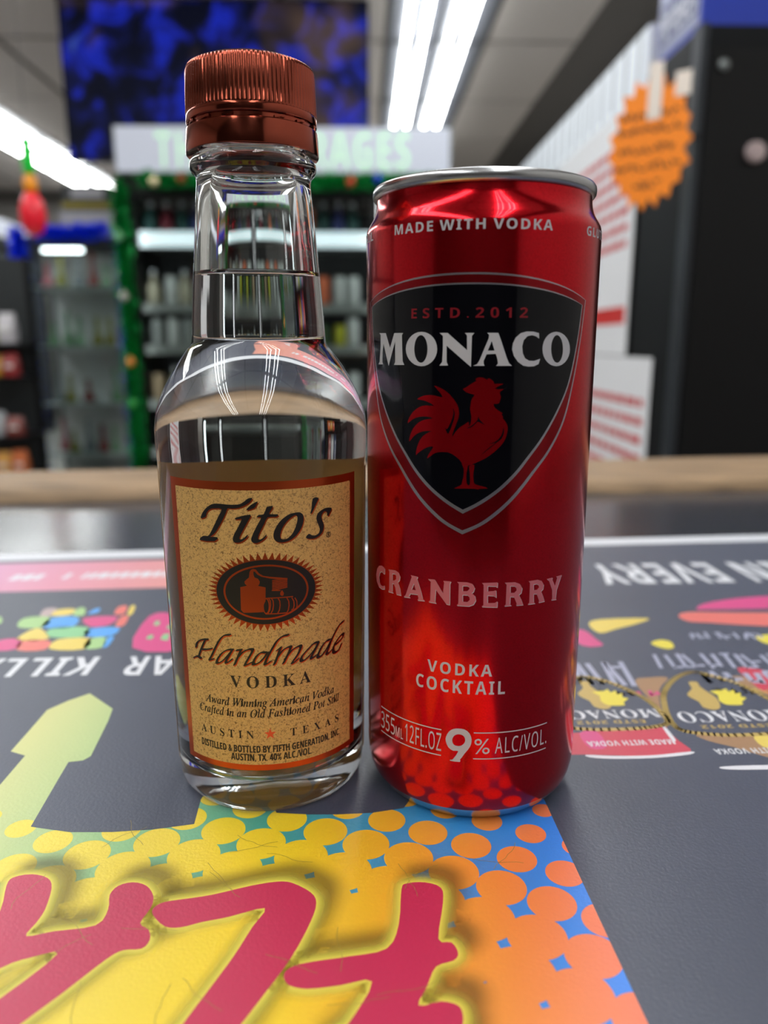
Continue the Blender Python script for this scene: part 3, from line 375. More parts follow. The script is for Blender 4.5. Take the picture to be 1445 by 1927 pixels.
def thing(name, label, cat, loc=(0, 0, 0), rz=0., group=None, inroom=True):
    o = bpy.data.objects.new(name, None)
    o.empty_display_size = .02
    COL.objects.link(o)
    o.location = room(*loc) if inroom else loc
    o.rotation_euler = (0, 0, (ROOM_YAW if inroom else 0) + rz)
    tag(o, label, cat, group)
    return o

def tag(o, label=None, cat=None, group=None, kind=None):
    for k, x in (('label', label), ('category', cat), ('group', group), ('kind', kind)):
        if x:
            o[k] = x
    return o

def struct(o, label=None):
    o['kind'] = 'structure'
    if label:
        o['label'] = label
    return o

def place(o, loc, rz=0., inroom=True):
    o.location = room(*loc) if inroom else loc
    o.rotation_euler = (0, 0, (ROOM_YAW if inroom else 0) + rz)
    return o

def pairs(a, k=1.0):
    return [(a[i] * k, a[i + 1] * k) for i in range(0, len(a), 2)]

def tess(loops):
    """loops of 2D points (outer and holes) -> verts, tris, all facing +z"""
    vs = [Vector((p[0], p[1], 0)) for l in loops for p in l]
    tris = geometry.tessellate_polygon([[Vector((p[0], p[1], 0)) for p in l] for l in loops])
    out = []
    for t in tris:
        a, b, c = (vs[i] for i in t)
        ar = (b - a).cross(c - a).z
        if abs(ar) < 1e-12:
            continue
        out.append(tuple(t) if ar > 0 else tuple(t)[::-1])
    return [(v.x, v.y) for v in vs], out

def smooth_loop(pts, n=3, closed=True):
    """Catmull-Rom through the points"""
    out = []
    N = len(pts)
    rng = range(N) if closed else range(N - 1)
    for i in rng:
        if closed:
            p0, p1, p2, p3 = pts[i - 1], pts[i], pts[(i + 1) % N], pts[(i + 2) % N]
        else:
            p1, p2 = pts[i], pts[i + 1]
            p0 = pts[i - 1] if i else p1
            p3 = pts[i + 2] if i + 2 < N else p2
        for k in range(n):
            t = k / n
            q = []
            for d in (0, 1):
                q.append(.5 * ((2 * p1[d]) + (-p0[d] + p2[d]) * t + (2 * p0[d] - 5 * p1[d] + 4 * p2[d] - p3[d]) * t * t + (-p0[d] + 3 * p1[d] - 3 * p2[d] + p3[d]) * t ** 3))
            out.append(tuple(q))
    if not closed:
        out.append(pts[-1])
    return out

FONT_CHARS = {'SB': ('ABCDEIKMNORSTUVXY', SERIF_BOLD), 'NB': ('%&,./0124ABCDEFGHIKLMNOPQRSTUVWXYZeikn', SANS_BOLD),
              'SI': ('ACFOPSVWacdefghiklmnorstw', SERIF_ITALIC), 'NR': ('./1235ACFLMOVZ', SANS_REGULAR)}
GL = {}
for _st, (_chars, _tab) in FONT_CHARS.items():
    for _c, _g in zip(_chars, _tab):
        GL[_st + _c] = _g
def text(s, st, x0, x1, z0, z1, track=.04, space=.3):
    """lettering fitted to the box x0..x1, z0..z1 (cap height); returns a list of shapes (lists of loops)"""
    cur, shapes = 0., []
    lo = hi = None
    for ch in s:
        if ch == ' ':
            cur += space
            continue
        g = GL[st + ch]
        loops = [[(cur + x, y) for x, y in pairs(l, .001)] for l in g[1:]]
        for l in loops:
            for x, y in l:
                lo = x if lo is None else min(lo, x)
                hi = x if hi is None else max(hi, x)
        shapes.append(loops)
        cur += g[0] * .001 + track
    ref = GL[st + ('I' if st + 'I' in GL else 'L' if st + 'L' in GL else 'A')]
    cap = max(y for l in ref[1:] for x, y in pairs(l, .001))
    kx, kz = (x1 - x0) / (hi - lo), (z1 - z0) / cap
    return [[[(x0 + (x - lo) * kx, z0 + y * kz) for x, y in l] for l in loops] for loops in shapes]

def stroke(pts, w, closed=False):
    """a flat line of width w: one quad for each segment, with round-ish joints"""
    out = []
    n = len(pts)
    for i in range(n if closed else n - 1):
        (ax, ay), (bx, by) = pts[i], pts[(i + 1) % n]
        dx, dy = bx - ax, by - ay
        L = math.hypot(dx, dy)
        if L < 1e-9:
            continue
        dx, dy = dx / L * w / 2, dy / L * w / 2
        out.append([[(ax - dy - dx * .4, ay + dx - dy * .4), (ax + dy - dx * .4, ay - dx - dy * .4), (bx + dy + dx * .4, by - dx + dy * .4), (bx - dy + dx * .4, by + dx + dy * .4)]])
    return out

def hull(P):
    P = sorted(set((round(x, 5), round(y, 5)) for x, y in P))
    def half(Q):
        h = []
        for p in Q:
            while len(h) > 1 and (h[-1][0] - h[-2][0]) * (p[1] - h[-2][1]) - (h[-1][1] - h[-2][1]) * (p[0] - h[-2][0]) <= 0:
                h.pop()
            h.append(p)
        return h[:-1]
    return half(P) + half(P[::-1])

def nib(pts, w, t, ang):
    """broad-pen stroke: hulls of an elliptical nib swept along the line"""
    c, s = math.cos(math.radians(ang)), math.sin(math.radians(ang))
    N = [(w * math.cos(a) * c - t * math.sin(a) * s, w * math.cos(a) * s + t * math.sin(a) * c) for a in [i * PI / 4 for i in range(8)]]
    return [[hull([(p[0] + a, p[1] + b) for p in (pts[i], pts[i + 1]) for a, b in N])] for i in range(len(pts) - 1)]

def ellipse(cx, cz, a, b, n=64):
    return [(cx + a * math.cos(2 * PI * i / n), cz + b * math.sin(2 * PI * i / n)) for i in range(n)]

def shift(shapes, dx, dz):
    return [[[(x + dx, z + dz) for x, z in l] for l in s] for s in shapes]

def wrap(name, shapes, m, parent, Rf, Rn, off, step=1.0, inward=False):
    """print wrapped on a round body: shapes are in mm (arc length, height); Rf(z) is the body's radius in mm"""
    bm = bmesh.new()
    for sh in shapes:
        vs, ts = tess(sh)
        bv = [bm.verts.new((x, z, 0)) for x, z in vs]
        for t in ts:
            try:
                bm.faces.new([bv[i] for i in t])
            except ValueError:
                pass
    loose = [v for v in bm.verts if not v.link_faces]
    bmesh.ops.delete(bm, geom=loose, context='VERTS')
    xs = [v.co.x for v in bm.verts]
    k = math.ceil(min(xs) / step)
    while k * step < max(xs):
        bmesh.ops.bisect_plane(bm, geom=bm.verts[:] + bm.edges[:] + bm.faces[:], dist=1e-5, plane_co=(k * step, 0, 0), plane_no=(1, 0, 0))
        k += 1
    nrm = []
    for v in bm.verts:
        s, z = v.co.x, v.co.y
        th = s / Rn
        R = Rf(z) + off
        v.co = Vector((R * math.sin(th), -R * math.cos(th), z)) * .001
        nrm.append((math.sin(th), -math.cos(th), 0))
    me = bpy.data.meshes.new(name)
    bm.to_mesh(me)
    bm.free()
    me.polygons.foreach_set('use_smooth', [True] * len(me.polygons))
    me.normals_split_custom_set_from_vertices(nrm)
    return link(name, me, m, parent)

def flat(name, shapes, m, parent, z, k=.001):
    """flat print on the counter mat"""
    b = MB()
    for sh in shapes:
        vs, ts = tess(sh)
        b.add([(x * k, y * k, z * .001) for x, y in vs], ts)
    return b.build(name, m, parent)

def interp(prof):
    def f(z):
        if z <= prof[0][1]:
            return prof[0][0]
        for (r0, z0), (r1, z1) in zip(prof, prof[1:]):
            if z <= z1:
                return r0 + (r1 - r0) * (z - z0) / (z1 - z0)
        return prof[-1][0]
    return f

# ================================================================ materials of the room
M_tile = mat('ceiling_tile', srgb(216, 208, 202), .9, noise=(60, .06))
M_tbar = mat('ceiling_grid', srgb(92, 88, 84), .6)
M_wall = mat('wall_paint', srgb(168, 164, 160), .8, noise=(6, .05))
M_floor = mat('floor_tile', srgb(190, 186, 180), .35, noise=(4, .12))
M_white = mat('white_enamel', srgb(226, 228, 232), .35)
M_louvre = mat('grey_reflector', srgb(98, 100, 108), .4)
M_tube = mat('lamp_tube', (1, 1, 1), .5, emit=(.97, 1.0, .98), es=TUBE)
M_black = mat('black_steel', srgb(16, 17, 20), .55, spec=.2)
M_black2 = mat('black_plastic', srgb(10, 10, 12), .35, spec=.3)
M_dark = mat('dark_interior', srgb(42, 46, 48), .6)
M_grey = mat('grey_steel', srgb(120, 124, 124), .35, metal=.6)
M_pane = pane_mat('door_glass')

# ================================================================ the room
U0, U1, V0, V1 = -4.9, 1.75, -3.4, 11.2
def slab(name, u0, u1, v0, v1, z0, z1, m, label):
    o = MB().box(u0, u1, v0, v1, z0, z1).build(name, m)
    o.rotation_euler.z = ROOM_YAW
    return struct(o, label)
slab('floor', U0, U1, V0, V1, Z_FLOOR - .05, Z_FLOOR, M_floor, 'grey shop floor')
slab('wall_left', U0 - .1, U0, V0, V1, Z_FLOOR, Z_CEIL + .1, M_wall, 'grey painted shop wall on the left')
slab('wall_right', U1, U1 + .1, V0, V1, Z_FLOOR, Z_CEIL + .1, M_wall, 'grey painted shop wall behind the coolers')
slab('wall_back', U0, U1, V1, V1 + .1, Z_FLOOR, Z_CEIL + .1, M_wall, 'far grey wall of the shop')
slab('wall_front', U0, U1, V0 - .1, V0, Z_FLOOR, Z_CEIL + .1, mat('dark_panelling', srgb(52, 48, 46), .5, noise=(3, .3)), 'dark panelled wall behind the viewer')
ceil = slab('ceiling', U0, U1, V0, V1, Z_CEIL + .012, Z_CEIL + .1, M_tbar, 'suspended ceiling of grey tiles in a dark grid')

# fixtures: two-by-four troffers, in three rows along the shop; tiles fill the rest of the grid
TU, TV = .61, 1.22
UO, VO = .16, 5.36          # grid origin taken from the lit row
ROWS = {}
for r, (iu, v_from, v_to) in enumerate(((0, -7, 2), (-3, -7, -2), (-6, -3, 4))):
    for j in range(v_from, v_to):
        ROWS[(iu, j)] = r
def in_fix(i, j):
    return (i, j) in ROWS
tile_me = None
for i in range(-8, 3):
    for j in range(-8, 5):
        u, v = UO + i * TU, VO + j * TV
        if in_fix(i, j) or u < U0 - .05 or u + TU > U1 + .05 or v < V0 or v + TV > V1:
            continue
        if tile_me is None:
            b = MB().bevbox(.022, TU - .022, .022, TV - .022, 0, .011, .003)
            t0 = b.build('ceiling_tile', M_tile, ceil)
            tile_me = t0.data
            t = t0
        else:
            t = bpy.data.objects.new('ceiling_tile', tile_me)
            COL.objects.link(t)
            t.parent = ceil
        t.location = (u, v, Z_CEIL)

def fixture_label(r, j):
    row = ('row that ends above the bright sign', 'row hidden by the hanging screen', 'row at the far left')[r]
    return row
proto = None
def make_fixture():
    t = thing('ceiling_light', 'x', 'light', (0, 0, 0))
    b = MB()
    b.box(.01, .6, .01, 1.21, .001, .011)
    b.build('reflector', M_louvre, t)
    e = MB()
    e.add([(.01, .01, -.004), (.6, .01, -.004), (.57, .04, 0), (.04, .04, 0), (.01, 1.21, -.004), (.6, 1.21, -.004), (.57, 1.18, 0), (.04, 1.18, 0)],
          [(0, 1, 2, 3), (5, 4, 7, 6), (4, 0, 3, 7), (1, 5, 6, 2)])
    e.box(.285, .31, .04, 1.18, -.02, 0)
    e.build('housing', M_louvre, t)
    for x in (.115, .22, .375, .48):
        k = MB()
        k.tube((x, .05, -.022), (x, 1.175, -.022), .0135, 10)
        tb = k.build('tube', M_tube, t, smooth=True, auto=40)
    return t
LBL = {(0, 1): 'farthest fluorescent light of the row above the bright sign, cut off by the sign',
       (0, 0): 'second four-tube fluorescent light of the row above the bright sign',
       (0, -1): 'nearest four-tube fluorescent light seen above the can, at the top edge',
       (-6, 3): 'far end fluorescent light of the left row, above the tinsel-trimmed case',
       (-6, 2): 'second fluorescent light from the far end of the left row',
       (-6, 1): 'fluorescent light of the left row cut by the left edge'}
for (i, j), r in sorted(ROWS.items()):
    if proto is None:
        proto = make_fixture()
        t = proto
    else:
        t = proto.copy()
        COL.objects.link(t)
        for ch in proto.children:
            c = ch.copy()
            COL.objects.link(c)
            c.parent = t
    place(t, (UO + i * TU, VO + j * TV, Z_CEIL - .001))
    nth = ('first', 'second', 'third', 'fourth', 'fifth', 'sixth', 'seventh', 'eighth')
    t['label'] = LBL.get((i, j)) or ('%s ceiling light overhead beyond the top edge, in the row above the can' % nth[-2 - j] if i == 0 else
                                     '%s ceiling light of the middle row, overhead in front of the hanging screen' % nth[-3 - j] if i == -3 else
                                     '%s ceiling light of the left row beyond the left edge' % nth[-j])
    t['group'] = 'fluorescent ceiling lights'

# ================================================================ the counter
SLATE = srgb(61, 66, 84)
PB = (1100, .22, .0004)
MR, MS = .42, .8            # gloss of the laminated prints
CZ = -.0012                      # laminate top; the mat on it is 1.2 mm thick
ctr = thing('counter', 'dark laminate shop counter with a raw wood rail along its far edge', 'counter', (0, 0, Z_FLOOR), inroom=False)
A_FAR = math.radians(4.9)
def far(x, y0=606):              # far edge line of the counter, mm
    return y0 + x * math.tan(A_FAR)
zc = CZ - Z_FLOOR
M_lam = mat('dark_laminate', srgb(58, 60, 67), .2, bump=(300, .04, .0004))
b = MB()
top = [(-1.3, -.16), (1.0, -.16), (1.0, far(1000) * .001), (-1.3, far(-1300) * .001)]
b.add([(x, y, zc - .035) for x, y in top] + [(x, y, zc) for x, y in top], [(3, 2, 1, 0), (4, 5, 6, 7), (0, 1, 5, 4), (1, 2, 6, 5), (2, 3, 7, 6), (3, 0, 4, 7)])
b.build('counter_top', M_lam, ctr)
b = MB()
bb = [(-1.25, -.1), (.95, -.1), (.95, far(950) * .001 - .01), (-1.25, far(-1250) * .001 - .01)]
b.add([(x, y, 0) for x, y in bb] + [(x, y, zc - .035) for x, y in bb], [(3, 2, 1, 0), (4, 5, 6, 7), (0, 1, 5, 4), (1, 2, 6, 5), (2, 3, 7, 6), (3, 0, 4, 7)])
b.build('counter_body', mat('counter_panel', srgb(88, 74, 62), .5), ctr)
# the wooden rail: rounded front, a little wider to the right
M_wood = mat('raw_wood', srgb(150, 122, 92), .55, noise=(26, .38, (.5, 5, 5)), bump=(60, .3, .002))
prof = [(0, -.034), (0, -.002), (.002, .004), (.006, .008), (.012, .0105), (.02, .0118), (.5, .0125), (.9, .0125), (.97, .010), (1., .002), (1., -.034)]
b = MB()
NS = 24
for i in range(NS + 1):
    x = -1.3 + 2.3 * i / NS
    y0 = far(x * 1000) * .001 + .0006
    w = .085 + .055 * (x + .3)
    w = max(.05, w)
    for k, (t, h) in enumerate(prof):
        y = y0 + (t if t <= .02 else .02 + (w - .02) * (t - .02) / .98)
        b.v.append((x, y, zc + h))
n = len(prof)
for i in range(NS):
    for k in range(n - 1):
        b.f.append((i * n + k, (i + 1) * n + k, (i + 1) * n + k + 1, i * n + k + 1))
b.f.append(tuple(range(n))[::-1])
b.f.append(tuple(NS * n + k for k in range(n)))
b.build('wood_rail', M_wood, ctr, smooth=True, auto=35)

# ---------------------------------------------------------------- the printed mat
cm = thing('counter_mat', 'large slate-grey printed counter mat with bright adverts under the bottle and can', 'mat', (0, 0, 0), inroom=False)
M_slate = mat('print_slate', SLATE, MR, spec=MS, bump=PB, noise=(14, .12))
def pm(name, c, rough=MR):
    return mat('print_' + name, c, rough, spec=MS, bump=PB)
ma = math.radians(5.7)
def mline(x, dy=0):
    return 452.6 + math.tan(ma) * x + dy
outer = [(-520, -70), (470, -70), (520, mline(520)), (-470, mline(-470))]
b = MB()
b.add([(x * .001, y * .001, CZ + .00002) for x, y in outer] + [(x * .001, y * .001, 0) for x, y in outer], [(3, 2, 1, 0), (4, 5, 6, 7), (0, 1, 5, 4), (1, 2, 6, 5), (2, 3, 7, 6), (3, 0, 4, 7)])
b.build('mat_sheet', M_slate, cm)
flat('white_border', [[[(-470, mline(-470)), (-470, mline(-470, -15)), (519, mline(519, -15)), (519, mline(519))]]], pm('white', srgb(225, 226, 232)), cm, .02)
# pink warning strip with its line of small white print
q = pairs(ART['band'])
sl = (q[1][1] - q[0][1]) / (q[1][0] - q[0][0])
yy = lambda x, y: y + sl * (x - q[0][0])
M_band = ramp_mat('print_pink_band', [(0, srgb(205, 150, 200)), (.5, srgb(222, 140, 165)), (1, srgb(228, 150, 130))], 0, MR, PB, -.26, -.08)
flat('pink_strip', [[[(-460, yy(-460, q[3][1])), (-60, yy(-60, q[3][1])), (-60, yy(-60, q[0][1] - 1)), (-460, yy(-460, q[0][1] - 1))]]], M_band, cm, .03)
W = pm('white', None)
random.seed(3)
x = -400.
dash = []
while x < -90:
    w = random.uniform(2.2, 5.2)
    y = yy(x, (q[0][1] + q[3][1]) / 2 - 2)
    if random.random() > .16:
        dash.append([[(x, y - 5), (x + w, y - 5), (x + w + .6, y + 5), (x + .6, y + 5)]])
    x += w + 1.3
flat('fine_print', dash, W, cm, .04)
PC = {'gr': srgb(165, 205, 130), 'gg': srgb(135, 200, 140), 'bl': srgb(70, 160, 235), 'mg': srgb(215, 60, 130), 'sa': srgb(228, 110, 100), 'ye': srgb(232, 205, 90), 'pa': srgb(190, 165, 165),
      'or': srgb(165, 125, 85), 'rd': srgb(205, 50, 75), 'wh': srgb(228, 228, 234), 'yb': srgb(232, 215, 60), 'ye2': srgb(196, 166, 84)}
for c, a in ART['pieces']:
    flat('puzzle_print', [[smooth_loop(pairs(a, .1), 3)]], pm(c, PC[c]), cm, .03 if c != 'pa' else .025)
flat('puzzle_print', [[pairs(a, .1)] for a in ART['holes']], pm('gg', PC['gg']), cm, .045)
for c, a in ART['ad']:
    flat('advert_print', [[smooth_loop(pairs(a, .1), 3)]], pm(c, PC[c]), cm, {'or': .025, 'rd': .03, 'wh': .06}.get(c, .04))
for a in ART['shields']:
    L = smooth_loop(pairs(a, .1), 4)
    cx = sum(p[0] for p in L) / len(L); cyy = sum(p[1] for p in L) / len(L)
    flat('shield_print', [[L]], M_slate, cm, .05)
    flat('shield_outline', stroke(L, 2.0, True), pm('ye2', PC['ye2']), cm, .06)
for c, a in ART['adrooster']:
    flat('rooster_print', [[smooth_loop(pairs(a, .1), 2)]], pm(c, PC[c]), cm, .07 if c == 'ye2' else .08)
def up_text(name, s, st, xr, xl, yb, yt, m, z, sk=0., tr=.04):
    """lettering that reads from the far side of the counter"""
    sh = text(s, st, 0, xr - xl, 0, yb - yt, tr)
    sh = [[[(xr - x - sk * y, yb - y + (x / (xr - xl)) * 0) for x, y in l] for l in g] for g in sh]
    ang = math.radians(3)
    c, s_ = math.cos(ang), math.sin(ang)
    sh = [[[(xr + (x - xr) * c - (y - yb) * s_, yb + (x - xr) * s_ + (y - yb) * c) for x, y in l] for l in g] for g in sh]
    return flat(name, sh, m, cm, z)
up_text('lettering', 'KILLA', 'NB', -110.5, -157, 281, 264, W, .05)
up_text('lettering', 'LAR', 'NB', -72.5, -99, 282.5, 265, W, .05)
up_text('lettering', 'IN EVERY', 'NB', 214, 111, 414, 379, W, .05)
up_text('lettering', 'MONACO', 'SB', 91, 55, 237, 231.4, W, .09)
up_text('lettering', 'MONACO', 'SB', 133, 96, 236.5, 229.5, W, .09)
up_text('lettering', 'ESTD 2012', 'NB', 84.5, 62, 229.6, 227.5, pm('ye2', None), .09)
up_text('lettering', 'ESTD 2012', 'NB', 124, 101, 226.9, 224.8, pm('ye2', None), .09)
up_text('lettering', 'MADE WITH VODKA', 'NB', 89, 62, 217, 214, W, .09)
up_text('lettering', 'MADE WITH VODKA', 'NB', 127, 99, 212.5, 209.4, W, .09)
random.seed(11)
def scribble(x0, x1, y0, y1, n, m, z, w):
    sh = []
    for i in range(n):
        x = x0 + (x1 - x0) * (i + random.uniform(.1, .5)) / n
        sh += stroke([(x, y0 + random.uniform(0, 2)), (x + random.uniform(-2, 2), y1 - random.uniform(0, 2))], w)
        if random.random() < .6:
            ym = random.uniform(y0, y1)
            sh += stroke([(x, ym), (x + (x1 - x0) / n * .7, ym)], w)
    return flat('faded_print', sh, m, cm, z)
Wd = pm('pale_lilac', srgb(170, 172, 196))
scribble(127, 160, 299, 307, 9, Wd, .05, 1.3)
scribble(104, 168, 270, 284, 14, Wd, .05, 1.5)
scribble(117, 150, 257, 267, 7, Wd, .05, 2.2)
scribble(172, 215, 268, 284, 9, Wd, .05, 1.5)
scribble(115, 150, 247, 253, 13, pm('ye2', None), .05, 1.0)
scribble(70, 92, 255, 276, 6, Wd, .05, 2.0)
scribble(70, 98, 246, 251, 9, pm('mg', None), .05, 1.4)

# the big graffiti advert: printed gradient, halftone dots, magenta lettering
M_grad = ramp_mat('print_green_to_blue', [(0, srgb(206, 206, 130)), (.3, srgb(140, 192, 130)), (.52, srgb(62, 160, 140)), (.68, srgb(50, 150, 190)), (1, srgb(28, 128, 232))], 0, MR, PB, -.11, .045)
M_dots = ramp_mat('print_yellow_to_orange', [(0, srgb(238, 214, 52)), (.45, srgb(244, 208, 12)), (.62, srgb(242, 178, 22)), (.82, srgb(243, 140, 50)), (1, srgb(244, 112, 76))], 0, MR, PB, -.08, .05)
flat('graffiti_field', [[pairs(ART['graphic'], .1)]], M_grad, cm, .02)
P0, PA, PBv = (.7, 175.7), (10.27, -5.05), (-5.1, -9.7)
def right_edge(y):
    return 43.0 + (184.1 - y) * (47.5 - 43.0) / (184.1 - 115.3)
def clip_right(L):
    out = []
    for k in range(len(L)):
        a, c = L[k - 1], L[k]
        da, dc = a[0] - right_edge(a[1]), c[0] - right_edge(c[1])
        if (da < 0) != (dc < 0):
            t = da / (da - dc)
            out.append((a[0] + (c[0] - a[0]) * t, a[1] + (c[1] - a[1]) * t))
        if dc < 0:
            out.append(c)
    return out
dots = []
for i in range(-22, 16):
    for j in range(-9, 20):
        cx, cyy = P0[0] + i * PA[0] + j * PBv[0], P0[1] + i * PA[1] + j * PBv[1]
        e_ = math.hypot((cx + 28) / 85, (cyy - 95) / 78)      # the dots swell towards the middle of the print
        r = min(5.4 - 7 * (e_ - 1), 8.6)
        if r < 1 or cyy > 190 or cyy < 70 or cx < -150 or cx > 62 or (cx < -60 and cyy > 178):
            continue
        L = clip_right(ellipse(cx, cyy, r, r, 40))
        if len(L) > 2:
            dots.append([L])
zd = MB()
for k, sh in enumerate(dots):
    vs, ts = tess(sh)
    zd.add([(x * .001, y * .001, (.034 + .0001 * (k % 37)) * .001) for x, y in vs], ts)
zd.build('halftone_dots', M_dots, cm)
GG = pairs(ART['graphic'], .1)
flat('slate_notch', [[GG[16:22] + [GG[22], (-45, 205), (-62, 200), GG[15]]]], M_slate, cm, .05)
flat('slate_notch', [[GG[23:31] + [(8, 215), (-20, 215)]]], M_slate, cm, .05)

def soft(name, L, grow, col, a0, z, dx=0, dy=0, inner=0.):
    """a printed airbrush shape: full inside, fading over 'grow' mm"""
    L = [(x + dx, y + dy) for x, y in L]
    ar = sum(L[i - 1][0] * L[i][1] - L[i][0] * L[i - 1][1] for i in range(len(L)))
    if ar < 0:
        L = L[::-1]
    n = len(L)
    nr = []
    for i in range(n):
        ax, ay = L[i - 1]; bx, by = L[(i + 1) % n]
        tx, ty = bx - ax, by - ay
        l = math.hypot(tx, ty) or 1
        nr.append((ty / l, -tx / l))
    rings = [(inner, a0), (grow * .3, a0 * .62), (grow * .65, a0 * .2), (grow, 0)]
    vs, fs, al = [], [], []
    base = [(L[i][0] + nr[i][0] * inner, L[i][1] + nr[i][1] * inner) for i in range(n)]
    tv, tt = tess([base])
    vs += [(x * .001, y * .001, z * .001) for x, y in tv]
    fs += tt
    al += [a0] * n
    for k, (g, a) in enumerate(rings[1:]):
        o = len(vs)
        vs += [((L[i][0] + nr[i][0] * g) * .001, (L[i][1] + nr[i][1] * g) * .001, z * .001) for i in range(n)]
        al += [a] * n
        for i in range(n):
            j = (i + 1) % n
            fs.append((o - n + i, o + i, o + j, o - n + j))
    me = bpy.data.meshes.new(name)
    me.from_pydata(vs, [], fs)
    at = me.attributes.new('fade', 'FLOAT', 'POINT')
    at.data.foreach_set('value', al)
    key = 'print_soft_' + name
    if key not in MATS:
        m = mat(key, col, MR, spec=MS)
        nt = m.node_tree
        an = nt.nodes.new('ShaderNodeAttribute')
        an.attribute_name = 'fade'
        nt.links.new(an.outputs['Fac'], nt.nodes['Principled BSDF'].inputs['Alpha'])
    return link(name, me, MATS[key], cm)
M_mag = pm('crimson', srgb(194, 30, 78))
for k, a in enumerate(ART['mag']):
    L = smooth_loop(pairs(a, .1), 3)
    soft('airbrush_shade', L, 5.0, srgb(95, 84, 34), .5, .06, 2.8, 4.4)
    soft('airbrush_glow', L, 3.4, srgb(240, 226, 84), .92, .08)
    flat('graffiti_letter', [[L]], M_mag, cm, .10)

# hair-thin scratches in the print
random.seed(31)
scr = []
for k in range(26):
    x, y, a = random.uniform(-85, 45), random.uniform(112, 178), random.uniform(0, 6.28)
    pts = [(x, y)]
    for _ in range(7):
        a += random.uniform(-.35, .35)
        x += 1.7 * math.cos(a); y += 1.7 * math.sin(a)
        pts.append((x, y))
    if all(p_[0] < right_edge(p_[1]) - 2 for p_ in pts):
        scr += stroke(pts, .11)
tag(flat('scratches', scr, pm('scratch', srgb(150, 128, 44)), cm, .11), kind='stuff')

# ================================================================ the bottle
ZB = .00013
BX, BY = -.03206, .20280
bot = thing('liquor_bottle', "clear glass vodka bottle with copper cap and tan kraft label, left of the red can", 'bottle', (BX, BY, ZB), inroom=False)
OUT = [(0, 2.2), (12, 1.8), (19, 1.0), (21.4, .25), (22.6, 0), (23.5, .2), (23.85, .35), (23.95, .6), (24.25, .75), (24.35, 1.05), (24.65, 1.2), (24.75, 1.5), (25.1, 1.9), (25.55, 2.9), (25.85, 4.2), (26.0, 6), (26.06, 8), (26.15, 12.4),
       (27.12, 89), (27.3, 91.5), (27.42, 95), (27.4, 98), (27.1, 101), (26.5, 103.4), (25.6, 106), (24.4, 108.5), (22.9, 111.2), (21.2, 113.9), (19.5, 116.3), (18.2, 118.0), (17.35, 119.0), (17.05, 119.8), (16.9, 121.5), (16.66, 125.6),
       (16.15, 132), (15.58, 138.5), (14.85, 147), (14.3, 153.6), (13.95, 157.2), (14.0, 158.6), (14.35, 159.4), (15.0, 159.9), (15.35, 160.7), (15.4, 161.6), (15.2, 162.5), (14.6, 163.2), (13.4, 163.6), (12.8, 164.2), (12.7, 181.5)]
LEV = 136.6
INN = [(0, 7.2), (10, 7.0), (17, 7.3), (20.5, 8.4), (22.7, 10.6), (23.7, 13.6), (24.0, 18), (24.3, 40), (24.7, 84), (24.9, 93), (24.7, 98), (23.9, 102), (22.5, 105.7), (20.4, 109.3), (18, 112.5), (15.9, 115), (14.4, 117.2), (13.75, 119.3), (13.5, 122), (12.95, 130), (12.45, LEV)]
INA = [(12.45, LEV), (11.9, 145), (11.2, 153), (10.6, 158), (10.2, 162), (9.9, 170), (9.9, 181.5)]
K = .001
sc_ = lambda pr: [(r * K, z * K) for r, z in pr]
SEG = 160
M_glass = glass_mat('clear_glass', 1.5, (.985, .99, .985, 1))
gb = MB()
gb.lathe(sc_(OUT), SEG)
gb.lathe(sc_(INA), SEG, flip=True)
gb.lathe(sc_([(12.7, 181.5), (9.9, 181.5)]), SEG)
glass = gb.build('glass_body', M_glass, bot, smooth=True, auto=50)
M_wall_liq = glass_mat('glass_to_spirit', 1.35 / 1.5, (1, 1, 1, 1))
M_top_liq = glass_mat('spirit_surface', 1.35, (.995, .993, .985, 1))
lb = MB()
lb.lathe(sc_(INN), SEG)
nf = len(lb.f)
lb.lathe(sc_([(12.45, LEV), (12.2, LEV - .45), (11.6, LEV - .8), (10.2, LEV - 1.0), (0, LEV - 1.05)]), SEG)
liq = lb.build('spirit', [M_wall_liq, M_top_liq], bot, smooth=True, auto=50)
for i, p in enumerate(liq.data.polygons):
    p.material_index = 0 if i < nf else 1
# small moulded stippling under the heel
hb = MB()
for i in range(72):
    a = 2 * PI * i / 72
    r = 23.0 * K
    hb.add([((r + dx * K) * math.cos(a) - dt * K * math.sin(a), (r + dx * K) * math.sin(a) + dt * K * math.cos(a), z * K) for dx, dt, z in ((-.5, -.4, .12), (.5, -.4, .3), (.5, .4, .3), (-.5, .4, .12), (0, 0, -.1))],
           [(0, 1, 4), (1, 2, 4), (2, 3, 4), (3, 0, 4)])
hb.build('heel_stipple', M_glass, bot)

# cap: ribbed skirt, bridge line, tamper band
M_cop = mat('copper_foil_cap', srgb(160, 78, 60), .12, metal=1.)
cap = MB()
NR, SG = 96, 96 * 6
prof = [(0, 184.0, 0), (11.5, 184.0, 0), (12.8, 183.8, 0), (13.3, 183.2, 0), (14.6, 183.05, .3), (15.2, 182.7, 1), (15.38, 181.8, 1), (15.6, 176, 1), (15.72, 172.9, 1), (15.7, 172.5, .2), (15.62, 172.4, 0)]
vs, fs = [], []
n = len(prof)
for i in range(SG):
    a = 2 * PI * i / SG
    w = .5 - .5 * math.cos(2 * PI * (i % 6) / 6)
    for r, z, k in prof:
        rr = r - .26 * k * (1 - w)
        vs.append((rr * K * math.cos(a), rr * K * math.sin(a), z * K))
for i in range(SG):
    j = (i + 1) % SG
    for k in range(n - 1):
        fs.append((i * n + k + 1, j * n + k + 1, j * n + k, i * n + k))
cap.add(vs, fs)
capo = cap.build('screw_cap', M_cop, bot, smooth=True, auto=60)
tb = MB()
